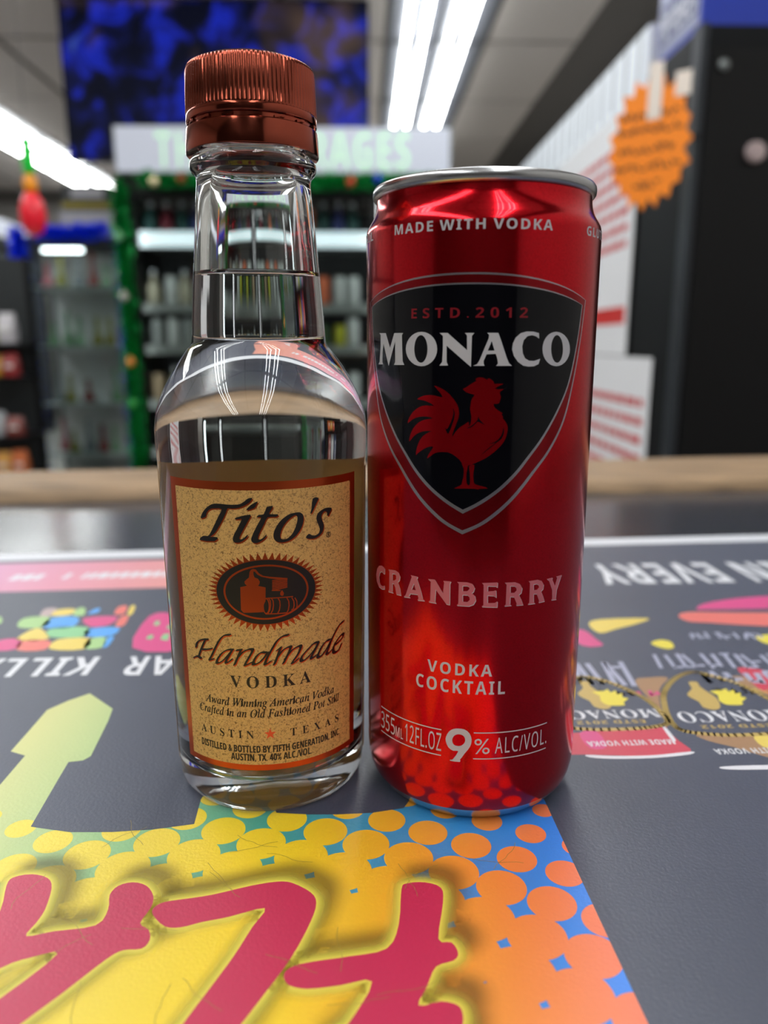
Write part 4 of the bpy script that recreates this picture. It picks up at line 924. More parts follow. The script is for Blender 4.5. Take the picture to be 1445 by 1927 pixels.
tb.lathe(sc_([(12.9, 165), (15.0, 164.0), (15.95, 163.75), (16.05, 164.0), (16.02, 166), (15.88, 168.7), (15.82, 169.15), (15.5, 169.4), (15.1, 169.5)]), 192)
tb.lathe(sc_([(15.1, 169.5), (15.05, 170.4), (15.55, 170.55), (15.7, 170.8), (15.66, 172.2), (15.6, 172.42), (15.3, 172.45)]), 192)
tbo = tb.build('tamper_band', M_cop, capo, smooth=True, auto=35)
br = MB()
for i in range(16):
    a0 = 2 * PI * (i / 16) + .1
    for (d0, d1, z0, z1) in ((0, .11, 169.45, 169.95), (.11, .17, 169.75, 170.3)):
        P = []
        for r in (15.05, 15.5):
            for a, z in ((a0 + d0, z0), (a0 + d1, z0 + (.35 if d0 == 0 else 0)), (a0 + d1, z1 + (.35 if d0 == 0 else 0)), (a0 + d0, z1)):
                P.append((r * K * math.cos(a), r * K * math.sin(a), z * K))
        br.add(P, [(0, 3, 2, 1), (4, 5, 6, 7), (0, 1, 5, 4), (1, 2, 6, 5), (2, 3, 7, 6), (3, 0, 4, 7)])
br.build('bridge_teeth', M_cop, capo)

# labels
Rb = interp([(26.15, 12.4), (27.12, 89)])
RN = 26.75
M_paper = mat('kraft_label_paper', srgb(206, 160, 94), .55)
nt = M_paper.node_tree
tc = nt.nodes.new('ShaderNodeTexCoord')
n1 = nt.nodes.new('ShaderNodeTexNoise'); n1.inputs['Scale'].default_value = 1900; n1.inputs['Detail'].default_value = 3; n1.inputs['Distortion'].default_value = 1.2
nt.links.new(tc.outputs['Object'], n1.inputs['Vector'])
r1 = nt.nodes.new('ShaderNodeValToRGB')
r1.color_ramp.elements[0].position = .30; r1.color_ramp.elements[0].color = srgb(122, 88, 46)
r1.color_ramp.elements[1].position = .50; r1.color_ramp.elements[1].color = srgb(212, 168, 100)
nt.links.new(n1.outputs[0], r1.inputs[0])
nt.links.new(r1.outputs[0], nt.nodes['Principled BSDF'].inputs['Base Color'])
M_foil = mat('copper_foil_print', srgb(200, 84, 40), .3, metal=.85)
M_ink = mat('black_ink', srgb(24, 20, 19), .4)
rect = lambda a, b_, c, d: [[(a, c), (b_, c), (b_, d), (a, d)]]
lab = wrap('front_label', [rect(-21.9, 30.3, 13.5, 88.0)], M_foil, bot, Rb, RN, .06)
wrap('label_paper', [rect(-19.8, 28.0, 15.1, 86.0)], M_paper, lab, Rb, RN, .09)
# the back label: its printed face is outside, its plain tan reverse shows through the spirit
M_back = mat('back_label_paper', srgb(196, 150, 82), .6)
wrap('back_label', [rect(RN * math.radians(83), RN * math.radians(290), 7.0, 88.0)], M_back, bot, Rb, RN, .06)
tit = [[smooth_loop(pairs(l, .01), 2) for l in g] for g in ART['tito']]
hnd = []
for s in ART['hand']:
    hnd += nib(smooth_loop(pairs(s, .01), 3, closed=False), .5, .15, 32)
wrap('foil_shadow', shift(tit, .22, -.3), M_foil, lab, Rb, RN, .105)
wrap('foil_shadow', shift(hnd, .2, -.25), M_foil, lab, Rb, RN, .105)
wrap('brand_lettering', tit, M_ink, lab, Rb, RN, .125)
wrap('script_lettering', hnd, M_ink, lab, Rb, RN, .125)
reg = [[ellipse(20.1, 73.6, .75, .72, 20), ellipse(20.1, 73.6, .58, .55, 20)]] + stroke([(19.9, 73.2), (19.9, 74.0), (20.25, 74.0), (20.3, 73.7), (19.95, 73.6), (20.35, 73.2)], .16)
wrap('registered_mark', reg, M_ink, lab, Rb, RN, .125)
star = []
NP = 52
for i in range(NP):
    a = 2 * PI * i / NP
    a1, a2 = a - PI / NP * .98, a + PI / NP * .98
    star.append([[(3.8 + 12.2 * math.cos(a1), 61 + 8.1 * math.sin(a1)), (3.8 + 14.7 * math.cos(a), 61 + 10.0 * math.sin(a)), (3.8 + 12.2 * math.cos(a2), 61 + 8.1 * math.sin(a2))]])
wrap('sunburst', star + [[ellipse(3.8, 61, 12.45, 8.3, 72)]], M_foil, lab, Rb, RN, .105)
wrap('emblem_oval', [[ellipse(3.8, 61, 12.25, 8.12, 72)]], M_ink, lab, Rb, RN, .125)
wrap('emblem_ring', [[ellipse(3.8, 61, 10.4, 6.95, 72), ellipse(3.8, 61, 9.9, 6.5, 72)]], M_foil, lab, Rb, RN, .145)
stl = [[pairs(l, .01)] for l in ART['still']]
for s in ART['still_l']:
    stl += stroke(pairs(s, .01), .26)
wrap('pot_still_emblem', stl, M_foil, lab, Rb, RN, .145)
T = []
T += text('VODKA', 'SB', -6.1, 14.4, 36.2, 39.3, .28)
T += text('Award Winning American Vodka', 'SI', -13.8, 21.4, 31.1, 33.3, .02)
T += text('Crafted in an Old Fashioned Pot Still', 'SI', -15.9, 23.3, 28.2, 30.4, .02)
# a bolder cut of the italic: repeat slightly shifted
T += shift(text('Award Winning American Vodka', 'SI', -13.8, 21.4, 31.1, 33.3, .02), .12, .03)
T += shift(text('Crafted in an Old Fashioned Pot Still', 'SI', -15.9, 23.3, 28.2, 30.4, .02), .12, .03)
T += text('AUSTIN', 'SB', -15.8, -.6, 22.4, 24.5, .36)
T += text('TEXAS', 'SB', 8.7, 23.2, 22.4, 24.5, .5)
for dx in (-.05, .05):
    T += shift(text('DISTILLED & BOTTLED BY FIFTH GENERATION, INC.', 'NB', -16, 23.5, 18.5, 20.4, .01), dx, 0)
    T += shift(text('AUSTIN, TX. 40% ALC./VOL.', 'NB', -6.9, 14.4, 16.2, 18.1, .01), dx, 0)
wrap('label_lettering', T, M_ink, lab, Rb, RN, .125)
wrap('red_star', [[[(3.55 + (1.55 if i % 2 == 0 else .62) * math.sin(i * PI / 5), 23.6 + (1.6 if i % 2 == 0 else .62) * math.cos(i * PI / 5)) for i in range(10)]]], mat('red_orange_ink', srgb(226, 84, 40), .45), lab, Rb, RN, .125)

# ================================================================ the can
CX_, CY_ = .02423, .20034
can = thing('drink_can', 'tall red metallic cranberry vodka cocktail can with a black rooster shield', 'can', (CX_, CY_, ZB), inroom=False)
M_red = mat('red_can_lacquer', srgb(206, 10, 26), .17, metal=.92, coat=.2)
nt = M_red.node_tree
bs = nt.nodes['Principled BSDF']
tc = nt.nodes.new('ShaderNodeTexCoord')
vo = nt.nodes.new('ShaderNodeTexVoronoi'); vo.inputs['Scale'].default_value = 2600
nt.links.new(tc.outputs['Object'], vo.inputs['Vector'])
mr = nt.nodes.new('ShaderNodeMix'); mr.data_type = 'RGBA'
mr.inputs[6].default_value = srgb(218, 16, 34); mr.inputs[7].default_value = srgb(190, 6, 20)
nt.links.new(vo.outputs['Distance'], mr.inputs[0])
nt.links.new(mr.outputs[2], bs.inputs['Base Color'])
M_alu = mat('bare_aluminium', srgb(196, 196, 198), .27, metal=1., bump=(220, .05, .0003))
BODY = [(27.3, 4.4), (28.0, 6.2), (28.42, 8.3), (28.58, 10.5), (28.6, 12), (28.6, 144.3), (28.55, 145.2), (28.3, 146.3), (27.75, 147.3), (27.1, 148.3), (26.6, 149.3), (26.25, 150.5), (26.05, 151.8), (26.0, 153.3)]
cb = MB().lathe(sc_(BODY), 256)
cbo = cb.build('can_body', M_red, can, smooth=True)
MB().lathe(sc_([(0, 9.5), (10, 8.6), (17, 5.4), (20.5, 2.0), (21.6, .5), (22.6, 0), (23.6, .15), (24.8, 1.0), (26.0, 2.4), (26.9, 3.7), (27.3, 4.4)]), 192).build('can_base', M_alu, can, smooth=True)
lid = MB().lathe(sc_([(25.9, 153.1), (26.5, 153.2), (26.88, 153.7), (26.98, 154.5), (26.9, 155.2), (26.55, 155.75), (26.0, 155.95), (25.4, 155.75), (25.05, 155.1), (24.7, 152.5), (24.0, 149.6), (23.2, 149.0), (22.5, 149.6), (22.2, 150.6), (0, 150.8)]), 192).build('lid', M_alu, can, smooth=True)
tab = MB()
tab.bevbox(-.0075, .0075, -.003, .02, .1511, .1520, .0004)
tab.build('pull_tab', M_alu, lid)
Rc = lambda z: 28.6
def cw(name, sh, m, off, parent=cbo):
    return wrap(name, sh, m, parent, Rc, 28.6, off)
M_sil = mat('silver_line', srgb(176, 176, 182), .3, metal=.9)
M_dred = mat('deep_red_field', srgb(150, 8, 22), .22, metal=.85, coat=.2)
M_navy = mat('black_shield', srgb(6, 6, 12), .09, spec=.32)
M_pwh = mat('white_can_print', srgb(196, 194, 198), .38)
M_pink = mat('pale_pink_print', srgb(206, 112, 122), .38, metal=.2)
M_rred = mat('rooster_red', srgb(184, 10, 24), .22, metal=.8)
SX = -6.2
def shield(hw, top, dz=0):
    """hw: list of (half width, z) from the upper corner down to the tip"""
    side = smooth_loop(hw, 6, closed=False)
    w0, z0 = hw[0]
    arc = []
    for i in range(1, 24):
        t = -1 + 2 * i / 24
        arc.append((SX + w0 * t, z0 + (top - z0) * (1 - abs(t) ** 2.2)))
    R_ = [(SX + w, z) for w, z in side]
    L_ = [(SX - w, z) for w, z in side][::-1]
    return arc + R_ + L_[1:]
o_hw = [(31.0, 129.0), (29.6, 120), (27.3, 110), (24.7, 102), (20.8, 95.6), (16.6, 90.6), (11.2, 84.2), (5.4, 79.2), (0, 76.3)]
i_hw = [(29.5, 127.9), (28.3, 120), (25.9, 110.8), (22.6, 104.4), (18.6, 98.4), (15.1, 94.0), (12.0, 90.2), (8.3, 86.6), (4.2, 83.6), (0, 81.2)]
def inset(hw, a, b_):
    n_ = len(hw)
    return [(max(0, w - (a + (b_ - a) * i / (n_ - 1)) * (1 if w > 0 else 0)), z + (.0 if i == 0 else 0) + ((b_) if i == n_ - 1 else (b_ * .5 * i / n_))) for i, (w, z) in enumerate(hw)]
cw('shield_outer_line', [[shield(o_hw, 134.3)]], M_sil, .02)
cw('shield_red_band', [[shield(inset(o_hw, .3, .95), 133.9)]], M_dred, .04)
cw('shield_inner_line', [[shield(i_hw, 132.2)]], M_sil, .06)
cw('shield_field', [[shield(inset(i_hw, .28, .95), 131.85)]], M_navy, .08)
cw('rooster', [[smooth_loop(pairs(a, .01), 2)] for a in ART['roost']], M_rred, .10)
cw('rooster_feather_gaps', [[smooth_loop(pairs(a, .01), 2)] for a in ART['slits']], M_navy, .12)
cw('established_lettering', text('ESTD.2012', 'NB', -19.5, 7.1, 124.85, 127.0, .3), mat('dull_red_print', srgb(140, 20, 32), .35, metal=.3), .10)
mon = [[pairs(l, .01) for l in g] for g in ART['monaco']]
cw('brand_lettering', mon, M_pwh, .10)
cw('top_lettering', text('MADE WITH VODKA', 'NB', -24.8, 12.4, 143.1, 145.2, .1) + text('GLUTEN FREE', 'NB', 23.6, 50.6, 143.0, 145.0, .1) + text('COCKTAIL', 'NB', -56, -34.6, 143.0, 145.0, .1), M_pwh, .03)
cran = [[pairs(l, .01) for l in g] for g in ART['cran']]
cw('flavour_lettering_edge', shift(cran, .12, -.16), M_pwh, .03)
cw('flavour_lettering', cran, M_pink, .05)
low = text('VODKA', 'NB', -14.2, 1.7, 41.3, 44.3, .12) + text('COCKTAIL', 'NB', -17.3, 5.0, 36.6, 40.0, .12)
low += text('355', 'NR', -30.2, -24.2, 20.6, 25.2, .05) + text('ML', 'NR', -23.9, -21.3, 20.6, 23.4, .05) + text('12FL.OZ', 'NR', -20.6, -10.3, 20.6, 25.4, .06)
low += text('%', 'NB', -2.1, 1.7, 20.9, 25.1) + text('ALC/VOL.', 'NR', 3.0, 17.8, 20.9, 25.1, .1)
low += [[smooth_loop(pairs(l, .01), 2) for l in ART['nine']]]
for a, b_, z in ((-30.2, -10.3, 26.4), (-30.2, -10.3, 19.45), (-2.3, 17.7, 26.5), (-2.3, 17.7, 19.55)):
    low += [rect(a, b_, z - .14, z + .14)]
cw('volume_lettering', low, M_pwh, .03)

# ================================================================ the shop behind (room coordinates u, v)
def box_part(name, u0, u1, v0, v1, z0, z1, m, par, bev=0):
    b = MB()
    if bev:
        b.bevbox(u0, u1, v0, v1, z0, z1, bev)
    else:
        b.box(u0, u1, v0, v1, z0, z1)
    return b.build(name, m, par)

# ---- drinks cooler under the lit sign
KU0, KU1, KV0, KV1 = -1.33, .48, 4.45, 5.2
FZ = Z_FLOOR
ck = thing('drinks_cooler', 'black glass-door drinks cooler trimmed with green tinsel under the lit sign', 'cooler', (0, 0, FZ))
h = lambda z: z - FZ
box_part('base', KU0, KU1, KV0, KV1, 0, .22, M_black, ck)
box_part('side_panel', KU0, KU0 + .04, KV0 + .02, KV1, .22, h(1.0), M_black, ck)
box_part('side_panel', KU1 - .04, KU1, KV0 + .02, KV1, .22, h(1.0), M_black, ck)
box_part('back_panel', KU0 + .04, KU1 - .04, KV1 - .03, KV1, .22, h(1.0), M_dark, ck)
box_part('roof', KU0 + .04, KU1 - .04, KV0 + .02, KV1 - .03, h(.93), h(1.0), M_black, ck)
EDGE = (KU0, -.62, .09, KU1)       # door edges
for k in range(3):
    a, c = EDGE[k], EDGE[k + 1]
    d = box_part('door', a + .004, a + .11 if k == 0 else a + .045, KV0 - .03, KV0 + .015, .23, h(.98), M_black2, ck)
    box_part('door_stile', c - .045, c - .004, KV0 - .03, KV0 + .015, .23, h(.98), M_black2, d)
    box_part('door_rail', a + .045, c - .045, KV0 - .03, KV0 + .015, h(.90), h(.98), M_black2, d)
    box_part('door_rail', a + .045, c - .045, KV0 - .03, KV0 + .015, .23, .30, M_black2, d)
    box_part('door_glass', a + .046, c - .046, KV0 - .012, KV0 - .006, .30, h(.90), M_pane, d)
    box_part('door_handle', c - .035, c - .015, KV0 - .06, KV0 - .03, h(-.2), h(.25), M_grey, d, .004)
M_led = mat('cool_led_strip', (1, 1, 1), .5, emit=(.82, .95, 1.), es=1.15)
SHZ = [.69, .325, .095, -.215, -.5]
for k, z in enumerate(SHZ):
    s = box_part('shelf', KU0 + .045, KU1 - .045, KV0 + .1, KV1 - .04, h(z) - .02, h(z), mat('wire_shelf', srgb(150, 152, 148), .5), ck)
    box_part('shelf_light' if k == 0 else 'price_rail', KU0 + .05, KU1 - .05, KV0 + .085, KV0 + .0995, h(z) - (.045 if k == 0 else .035), h(z) + (.035 if k == 0 else .012), M_led if k == 0 else mat('price_rail', srgb(150, 150, 144), .5), s)

M_bar = mat('added_cooler_glow', (1, 1, 1), .5, emit=(.92, .98, 1.), es=5)  # unseen glowing strips, added behind the door stiles to brighten the stock
for k in range(4):
    u_ = (KU0 + .075, EDGE[1], EDGE[2], KU1 - .06)[k]
    box_part('added_glow_strip', u_ - .012, u_ + .012, KV0 + .03, KV0 + .05, .35, h(.88), M_bar, ck)
# what stands in it: one proto for each kind, then copies
def can_proto(r, hgt, m, m2, name):
    o = MB().lathe([(0, .0), (r * .8, 0), (r, r * .22), (r, hgt - r * .5), (r * .82, hgt - r * .08), (r * .84, hgt), (0, hgt - .003)], 20).build(name, [m, m2], None, smooth=True, auto=40)
    return o
def bottle_proto(r, hgt, m, m2, name):
    n_ = hgt
    o = MB().lathe([(0, 0), (r * .92, 0), (r, r * .15), (r, n_ * .52), (r * .85, n_ * .6), (r * .42, n_ * .72), (r * .36, n_ * .88)], 20)
    nf_ = len(o.f)
    o.lathe([(r * .42, n_ * .88), (r * .42, n_ * .97), (r * .38, n_), (0, n_)], 20)
    e = o.build(name, [m, m2], None, smooth=True, auto=40)
    for i, p in enumerate(e.data.polygons):
        p.material_index = 0 if i < nf_ else 1
    return e
CM = lambda nm, c, r=.3, mt=.2: mat('pack_' + nm, c, r, mt)
KIND = {
    'white': ('can', .036, .165, srgb(206, 204, 198), 'tall white drink can'),
    'orange': ('can', .036, .165, srgb(232, 112, 64), 'tall orange drink can'),
    'cream': ('bottle', .036, .2, srgb(198, 186, 160), 'cream-coloured bottle'),
    'yellow': ('can', .033, .125, srgb(196, 190, 30), 'short yellow drink can'),
    'green': ('can', .033, .125, srgb(62, 96, 44), 'short green drink can'),
    'grey': ('can', .036, .16, srgb(150, 150, 146), 'grey drink can'),
    'blue': ('bottle', .038, .2, srgb(44, 52, 110), 'dark blue bottle'),
    'red': ('bottle', .038, .2, srgb(120, 24, 44), 'dark red bottle'),
    'tan': ('can', .036, .16, srgb(176, 148, 116), 'tan drink can'),
    'teal': ('bottle', .038, .2, srgb(24, 70, 66), 'dark green bottle')}
PROTO = {}
def stock(kind, u, v, z, label, group, name=None):
    tp, r, hg, col, _ = KIND[kind]
    if kind not in PROTO:
        m = CM(kind, col)
        PROTO[kind] = can_proto(r, hg, m, M_grey, 'drink_can') if tp == 'can' else bottle_proto(r, hg, m, CM('cap', srgb(200, 200, 205)), 'drink_bottle')
        o = PROTO[kind]
    else:
        o = PROTO[kind].copy()
        COL.objects.link(o)
    place(o, (u, v, z + .0005), random.uniform(0, 6))
    return tag(o, label, 'can' if tp == 'can' else 'bottle', group)
ORD = ('top', 'second', 'third', 'fourth', 'lowest')
LAY = [['teal', 'red', 'teal', 'blue', 'teal', 'red', 'blue', 'teal', 'red', 'teal', 'orange', 'teal', 'blue', 'teal'],
       ['cream', 'white', 'cream', 'white', 'orange', 'white', 'cream', 'white', 'white', 'orange', 'white', 'orange', 'white', 'white'],
       ['grey', 'white', 'grey', 'yellow', 'tan', 'green', 'yellow', 'grey', 'tan', 'green', 'yellow', 'green', 'yellow', 'white'],
       ['tan', 'cream', 'white', 'tan', 'yellow', 'grey', 'white', 'tan', 'cream', 'grey', 'white', 'tan', 'cream', 'white']]
random.seed(5)
for k, row in enumerate(LAY):
    for i, kd in enumerate(row):
        u = -1.19 + i * .0875 + random.uniform(-.008, .008)
        g = KIND[kd][4] + 's on the %s shelf of the cooler' % ORD[k]
        zone = lambda n: 0 if n < 3 else 1 if n < 11 else 2
        same = [n for n in range(len(row)) if row[n] == kd and zone(n) == zone(i)]
        which = '' if len(same) == 1 else ('left ', 'right ')[same.index(i)] if len(same) == 2 else ('first ', 'second ', 'third ', 'fourth ', 'fifth ', 'sixth ')[same.index(i)]
        lb = '%s%s on the %s cooler shelf, %s' % (which, KIND[kd][4], ORD[k], ('left of the clear bottle', 'behind the clear bottle', 'between bottle and red can')[zone(i)])
        stock(kd, u, KV0 + .155, SHZ[k], lb, g)

# ---- the lit sign on top of the cooler
M_sign = mat('lit_sign_panel', srgb(170, 174, 184), .4, emit=(.80, .84, 1.0), es=.42)
sg = thing('lit_sign', 'long white lit sign with pale green capital letters above the cooler', 'sign', (0, 4.4, 1.0))
box_part('sign_case', -1.31, .475, .004, .16, 0, .235, M_grey, sg)
box_part('sign_panel', -1.30, .465, -.002, .004, .008, .229, M_sign, sg)
M_mint = mat('mint_letter', srgb(170, 215, 180), .4, emit=(.74, 1., .82), es=.6)
bS = MB()
for shp in text('THE BEVERAGES', 'NB', -1.09, .25, .03, .205, .08):
    vs, ts = tess(shp)
    bS.add([(x, -.0035, z) for x, z in vs], ts)
bS.build('sign_lettering', M_mint, sg)

# ---- hanging dark screen behind the sign
M_screen = mat('video_screen', srgb(6, 7, 12), .5, spec=.08)
nt = M_screen.node_tree
bs = nt.nodes['Principled BSDF']
tc = nt.nodes.new('ShaderNodeTexCoord')
nz = nt.nodes.new('ShaderNodeTexNoise'); nz.inputs['Scale'].default_value = 5.2; nz.inputs['Detail'].default_value = 3.0; nz.inputs['Distortion'].default_value = .8
nt.links.new(tc.outputs['Object'], nz.inputs['Vector'])
rp = nt.nodes.new('ShaderNodeValToRGB')
els = rp.color_ramp.elements
for _ in range(5):
    els.new(.5)
for e, (p, c) in zip(els, [(.0, (.002, .003, .01)), (.44, (.003, .004, .016)), (.51, (.005, .008, .07)), (.56, (.008, .012, .2)), (.62, (.012, .03, .62)), (.67, (.01, .015, .2)), (.85, (.1, .2, .8))]):
    e.position = p
    e.color = (*c, 1)
nt.links.new(nz.outputs[0], rp.inputs[0])
n2 = nt.nodes.new('ShaderNodeTexNoise'); n2.inputs['Scale'].default_value = 2.6; n2.inputs['Detail'].default_value = 1
mp2 = nt.nodes.new('ShaderNodeMapping'); mp2.inputs['Location'].default_value = (3.1, 1.7, 5.2)
nt.links.new(tc.outputs['Object'], mp2.inputs[0]); nt.links.new(mp2.outputs[0], n2.inputs['Vector'])
r2 = nt.nodes.new('ShaderNodeValToRGB')
r2.color_ramp.elements[0].position = .60; r2.color_ramp.elements[0].color = (0, 0, 0, 1)
r2.color_ramp.elements[1].position = .72; r2.color_ramp.elements[1].color = (.09, .055, .03, 1)
nt.links.new(n2.outputs[0], r2.inputs[0])
ad = nt.nodes.new('ShaderNodeMix'); ad.data_type = 'RGBA'; ad.blend_type = 'ADD'; ad.inputs[0].default_value = 1
nt.links.new(rp.outputs[0], ad.inputs[6]); nt.links.new(r2.outputs[0], ad.inputs[7])
nt.links.new(ad.outputs[2], bs.inputs['Emission Color'])
bs.inputs['Emission Strength'].default_value = .9
tvt = thing('hanging_screen', 'large dark video screen with blue glow hung from the ceiling behind the sign', 'screen', (-.81, 4.72, 1.13))
box_part('screen_case', -.85, .85, .006, .06, 0, .83, M_black2, tvt)
box_part('display', -.84, .84, 0, .006, .01, .82, M_screen, tvt)
for x in (-.5, .5):
    box_part('hanger', x - .02, x + .02, .02, .04, .83, Z_CEIL - 1.13, M_black, tvt)

# ---- tinsel garlands
def garland(path, m, name, label, rad=.035, per=260, seed=1, strand=.0022):
    random.seed(seed)
    b = MB()
    for (p, q) in zip(path, path[1:]):
        p, q = Vector(p), Vector(q)
        L = (q - p).length
        b.tube(p, q, .003, 6)
        for i in range(int(L * per)):
            c = p.lerp(q, random.random())
            d = Vector((random.gauss(0, 1), random.gauss(0, 1), random.gauss(0, 1))).normalized() * rad * random.uniform(.6, 1.15)
            w = d.cross(Vector((random.gauss(0, 1), random.gauss(0, 1), random.gauss(0, 1)))).normalized() * strand
            e = c + d
            b.add([c - w, c + w, e + w, e - w], [(0, 1, 2, 3)])
    o = b.build(name, m)
    o.rotation_euler.z = ROOM_YAW
    return tag(o, label, 'garland', 'tinsel garlands')
M_tg = mat('green_tinsel', srgb(8, 150, 66), .25, metal=.6)
M_tb = mat('blue_tinsel', srgb(30, 80, 255), .28, metal=.5)
M_tp = mat('purple_tinsel', srgb(96, 70, 220), .22, metal=.7)
gv = KV0 - .13
garland([(-1.275, gv, .93), (-1.272, gv, .5), (-1.268, gv, 0), (-1.262, gv, -.7)], M_tg, 'tinsel_garland', 'green tinsel garland hanging down the left post of the cooler', .055, 2200, 2, .0036)
garland([(-1.16, gv, .955), (-.8, gv, .95), (-.4, gv, .945), (.1, gv, .955), (.45, gv, .95)], M_tg, 'tinsel_garland', 'green tinsel garland strung along the top of the cooler under the sign', .05, 1800, 3, .0036)
BL = [(-1.07, .93, srgb(240, 226, 180)), (-.93, .945, srgb(150, 70, 30)), (-.06, .93, srgb(190, 70, 40)), (.08, .945, srgb(20, 60, 190)), (-.55, .94, srgb(200, 60, 40)), (-1.262, .36, srgb(190, 190, 180)), (-1.25, .02, srgb(235, 150, 70)), (-1.268, .66, srgb(120, 190, 140)), (-1.255, -.2, srgb(60, 170, 80))]
BN = ['cream', 'brown', 'rust-red', 'blue', 'bright red', 'silver', 'amber', 'pale green', 'mid green']
BW = ['at the left of the cooler top tinsel', 'beside the cream one on the top tinsel', 'on the top tinsel right of the bottle', 'at the right of the cooler top tinsel', 'in the middle of the cooler top tinsel', 'halfway up the cooler post tinsel', 'in the lower part of the cooler post tinsel', 'high on the cooler post tinsel', 'at the bottom of the cooler post tinsel']
for (u, z, c), nm, wh in zip(BL, BN, BW):
    r = .024
    ob = MB().lathe([(0, -r)] + [(r * math.cos(a), r * math.sin(a)) for a in [-PI / 2 + PI * k / 10 for k in range(1, 10)]] + [(.006, r), (.006, r + .008), (0, r + .008)], 20).build('ornament_ball', mat('ball_' + nm, c, .15, metal=.6), None, smooth=True, auto=50)
    place(ob, (u, gv - .076, z))
    tag(ob, '%s ornament ball %s' % (nm, wh), 'ornament', 'ornament balls on the green tinsel')

# ---- glass display case with blue tinsel, left
QU0, QU1, QV0, QV1, QZ = -2.3, -1.62, 5.5, 5.95, .82
dc = thing('display_case', 'tall glass display case with grey shelves framed in blue tinsel', 'display case', (0, 0, FZ))
box_part('case_base', QU0, QU1, QV0, QV1, 0, .12, M_grey, dc)
box_part('case_top', QU0, QU1, QV0, QV1, h(QZ) - .07, h(QZ), M_dark, dc)
for u in (QU0, QU1 - .025):
    for v in (QV0, QV1 - .025):
        box_part('post', u, u + .025, v, v + .025, .12, h(QZ) - .07, M_grey, dc)
box_part('back_panel', QU0 + .025, QU1 - .025, QV1 - .015, QV1 - .005, .12, h(QZ) - .07, mat('case_back', srgb(205, 205, 202), .5), dc)
box_part('glass_pane', QU0 + .025, QU1 - .025, QV0 + .008, QV0 + .013, .12, h(QZ) - .07, M_pane, dc)
QS = [.5, .10, -.30, -.66]
for z in QS:
    box_part('shelf', QU0 + .03, QU1 - .03, QV0 + .03, QV1 - .03, h(z) - .012, h(z), mat('frosted_shelf', srgb(190, 198, 196), .3), dc)
box_part('case_light', QU0 + .12, QU1 - .3, QV0 + .05, QV0 + .09, h(QZ) - .09, h(QZ) - .07, mat('case_lamp', (1, 1, 1), .5, emit=(.95, 1., 1.), es=10), dc)
GC = [('pink', srgb(190, 110, 120)), ('clear white', srgb(205, 208, 206)), ('pale green', srgb(130, 170, 130)), ('rust red', srgb(140, 50, 46)), ('grey', srgb(140, 146, 150)), ('olive', srgb(150, 146, 60))]
vase = {}
random.seed(21)
for k, z in enumerate(QS):
    for i in range(6):
        nth = ('first', 'second', 'third', 'fourth', 'fifth', 'sixth')[i]
        nm, c = GC[(i * 5 + k * 2 + (i * k) % 3) % 6]
        hg = random.choice((.16, .2, .24))
        key = (nm, hg)
        if key not in vase:
            vase[key] = MB().lathe([(0, 0), (.034, 0), (.04, .012), (.036, .045), (.018, hg * .45), (.014, hg * .75), (.017, hg * .95), (.02, hg), (.016, hg), (.012, hg * .9), (0, hg * .85)], 18).build('glass_vase', mat('glass_' + nm.replace(' ', '_'), c, .12, spec=.7), None, smooth=True, auto=50)
            o = vase[key]
        else:
            o = vase[key].copy()
            COL.objects.link(o)
        place(o, (QU0 + .09 + i * .1 + random.uniform(-.012, .012), QV0 + .14 + random.uniform(0, .12), z + .0005))
        tag(o, '%s glass piece, %s from the left on the %s shelf of the display case' % (nm, nth, ORD[k]), 'glassware', 'glass pieces on the %s shelf of the display case' % ORD[k])
tv_ = QV0 - .085
garland([(QU0 + .02, tv_, .84), (QU0 + .01, tv_, .4), (QU0 + .02, tv_, 0), (QU0 + .02, tv_, -.75)], M_tb, 'tinsel_garland', 'blue tinsel garland down the left side of the display case', .065, 2600, 4, .0045)
garland([(QU0 + .14, tv_, .84), (-2.0, tv_, .83), (QU1 - .08, tv_, .85)], M_tb, 'tinsel_garland', 'blue tinsel garland across the top of the display case', .06, 2600, 5, .0045)
garland([(QU1, tv_, .8), (QU1 - .01, tv_, .2), (QU1, tv_, -.75)], M_tp, 'tinsel_garland', 'violet-blue tinsel garland down the right side of the display case', .042, 1200, 6, .0036)
# boxes on top of the case
bx1 = thing('carton', 'pale grey carton lying on top of the display case', 'box', (-1.86, 5.72, QZ + .0005))
box_part('carton_body', -.2, .2, -.12, .12, 0, .17, mat('pale_card', srgb(186, 184, 188), .7), bx1, .004)
box_part('carton_flap', -.2, .2, -.12, .0, .17, .174, mat('pale_card', None), bx1)
bx2 = thing('carton', 'dark carton with a yellow stripe stacked on the pale carton', 'box', (-1.88, 5.72, QZ + .1755))
box_part('carton_body', -.16, .16, -.11, .11, 0, .17, mat('dark_card', srgb(48, 50, 52), .6), bx2, .004)
box_part('carton_stripe', -.161, .161, -.1115, -.1105, .02, .06, mat('yellow_card', srgb(150, 134, 30), .6), bx2)
box_part('carton_print', -.1, .12, -.1115, -.1105, .09, .15, mat('pale_card', None), bx2)

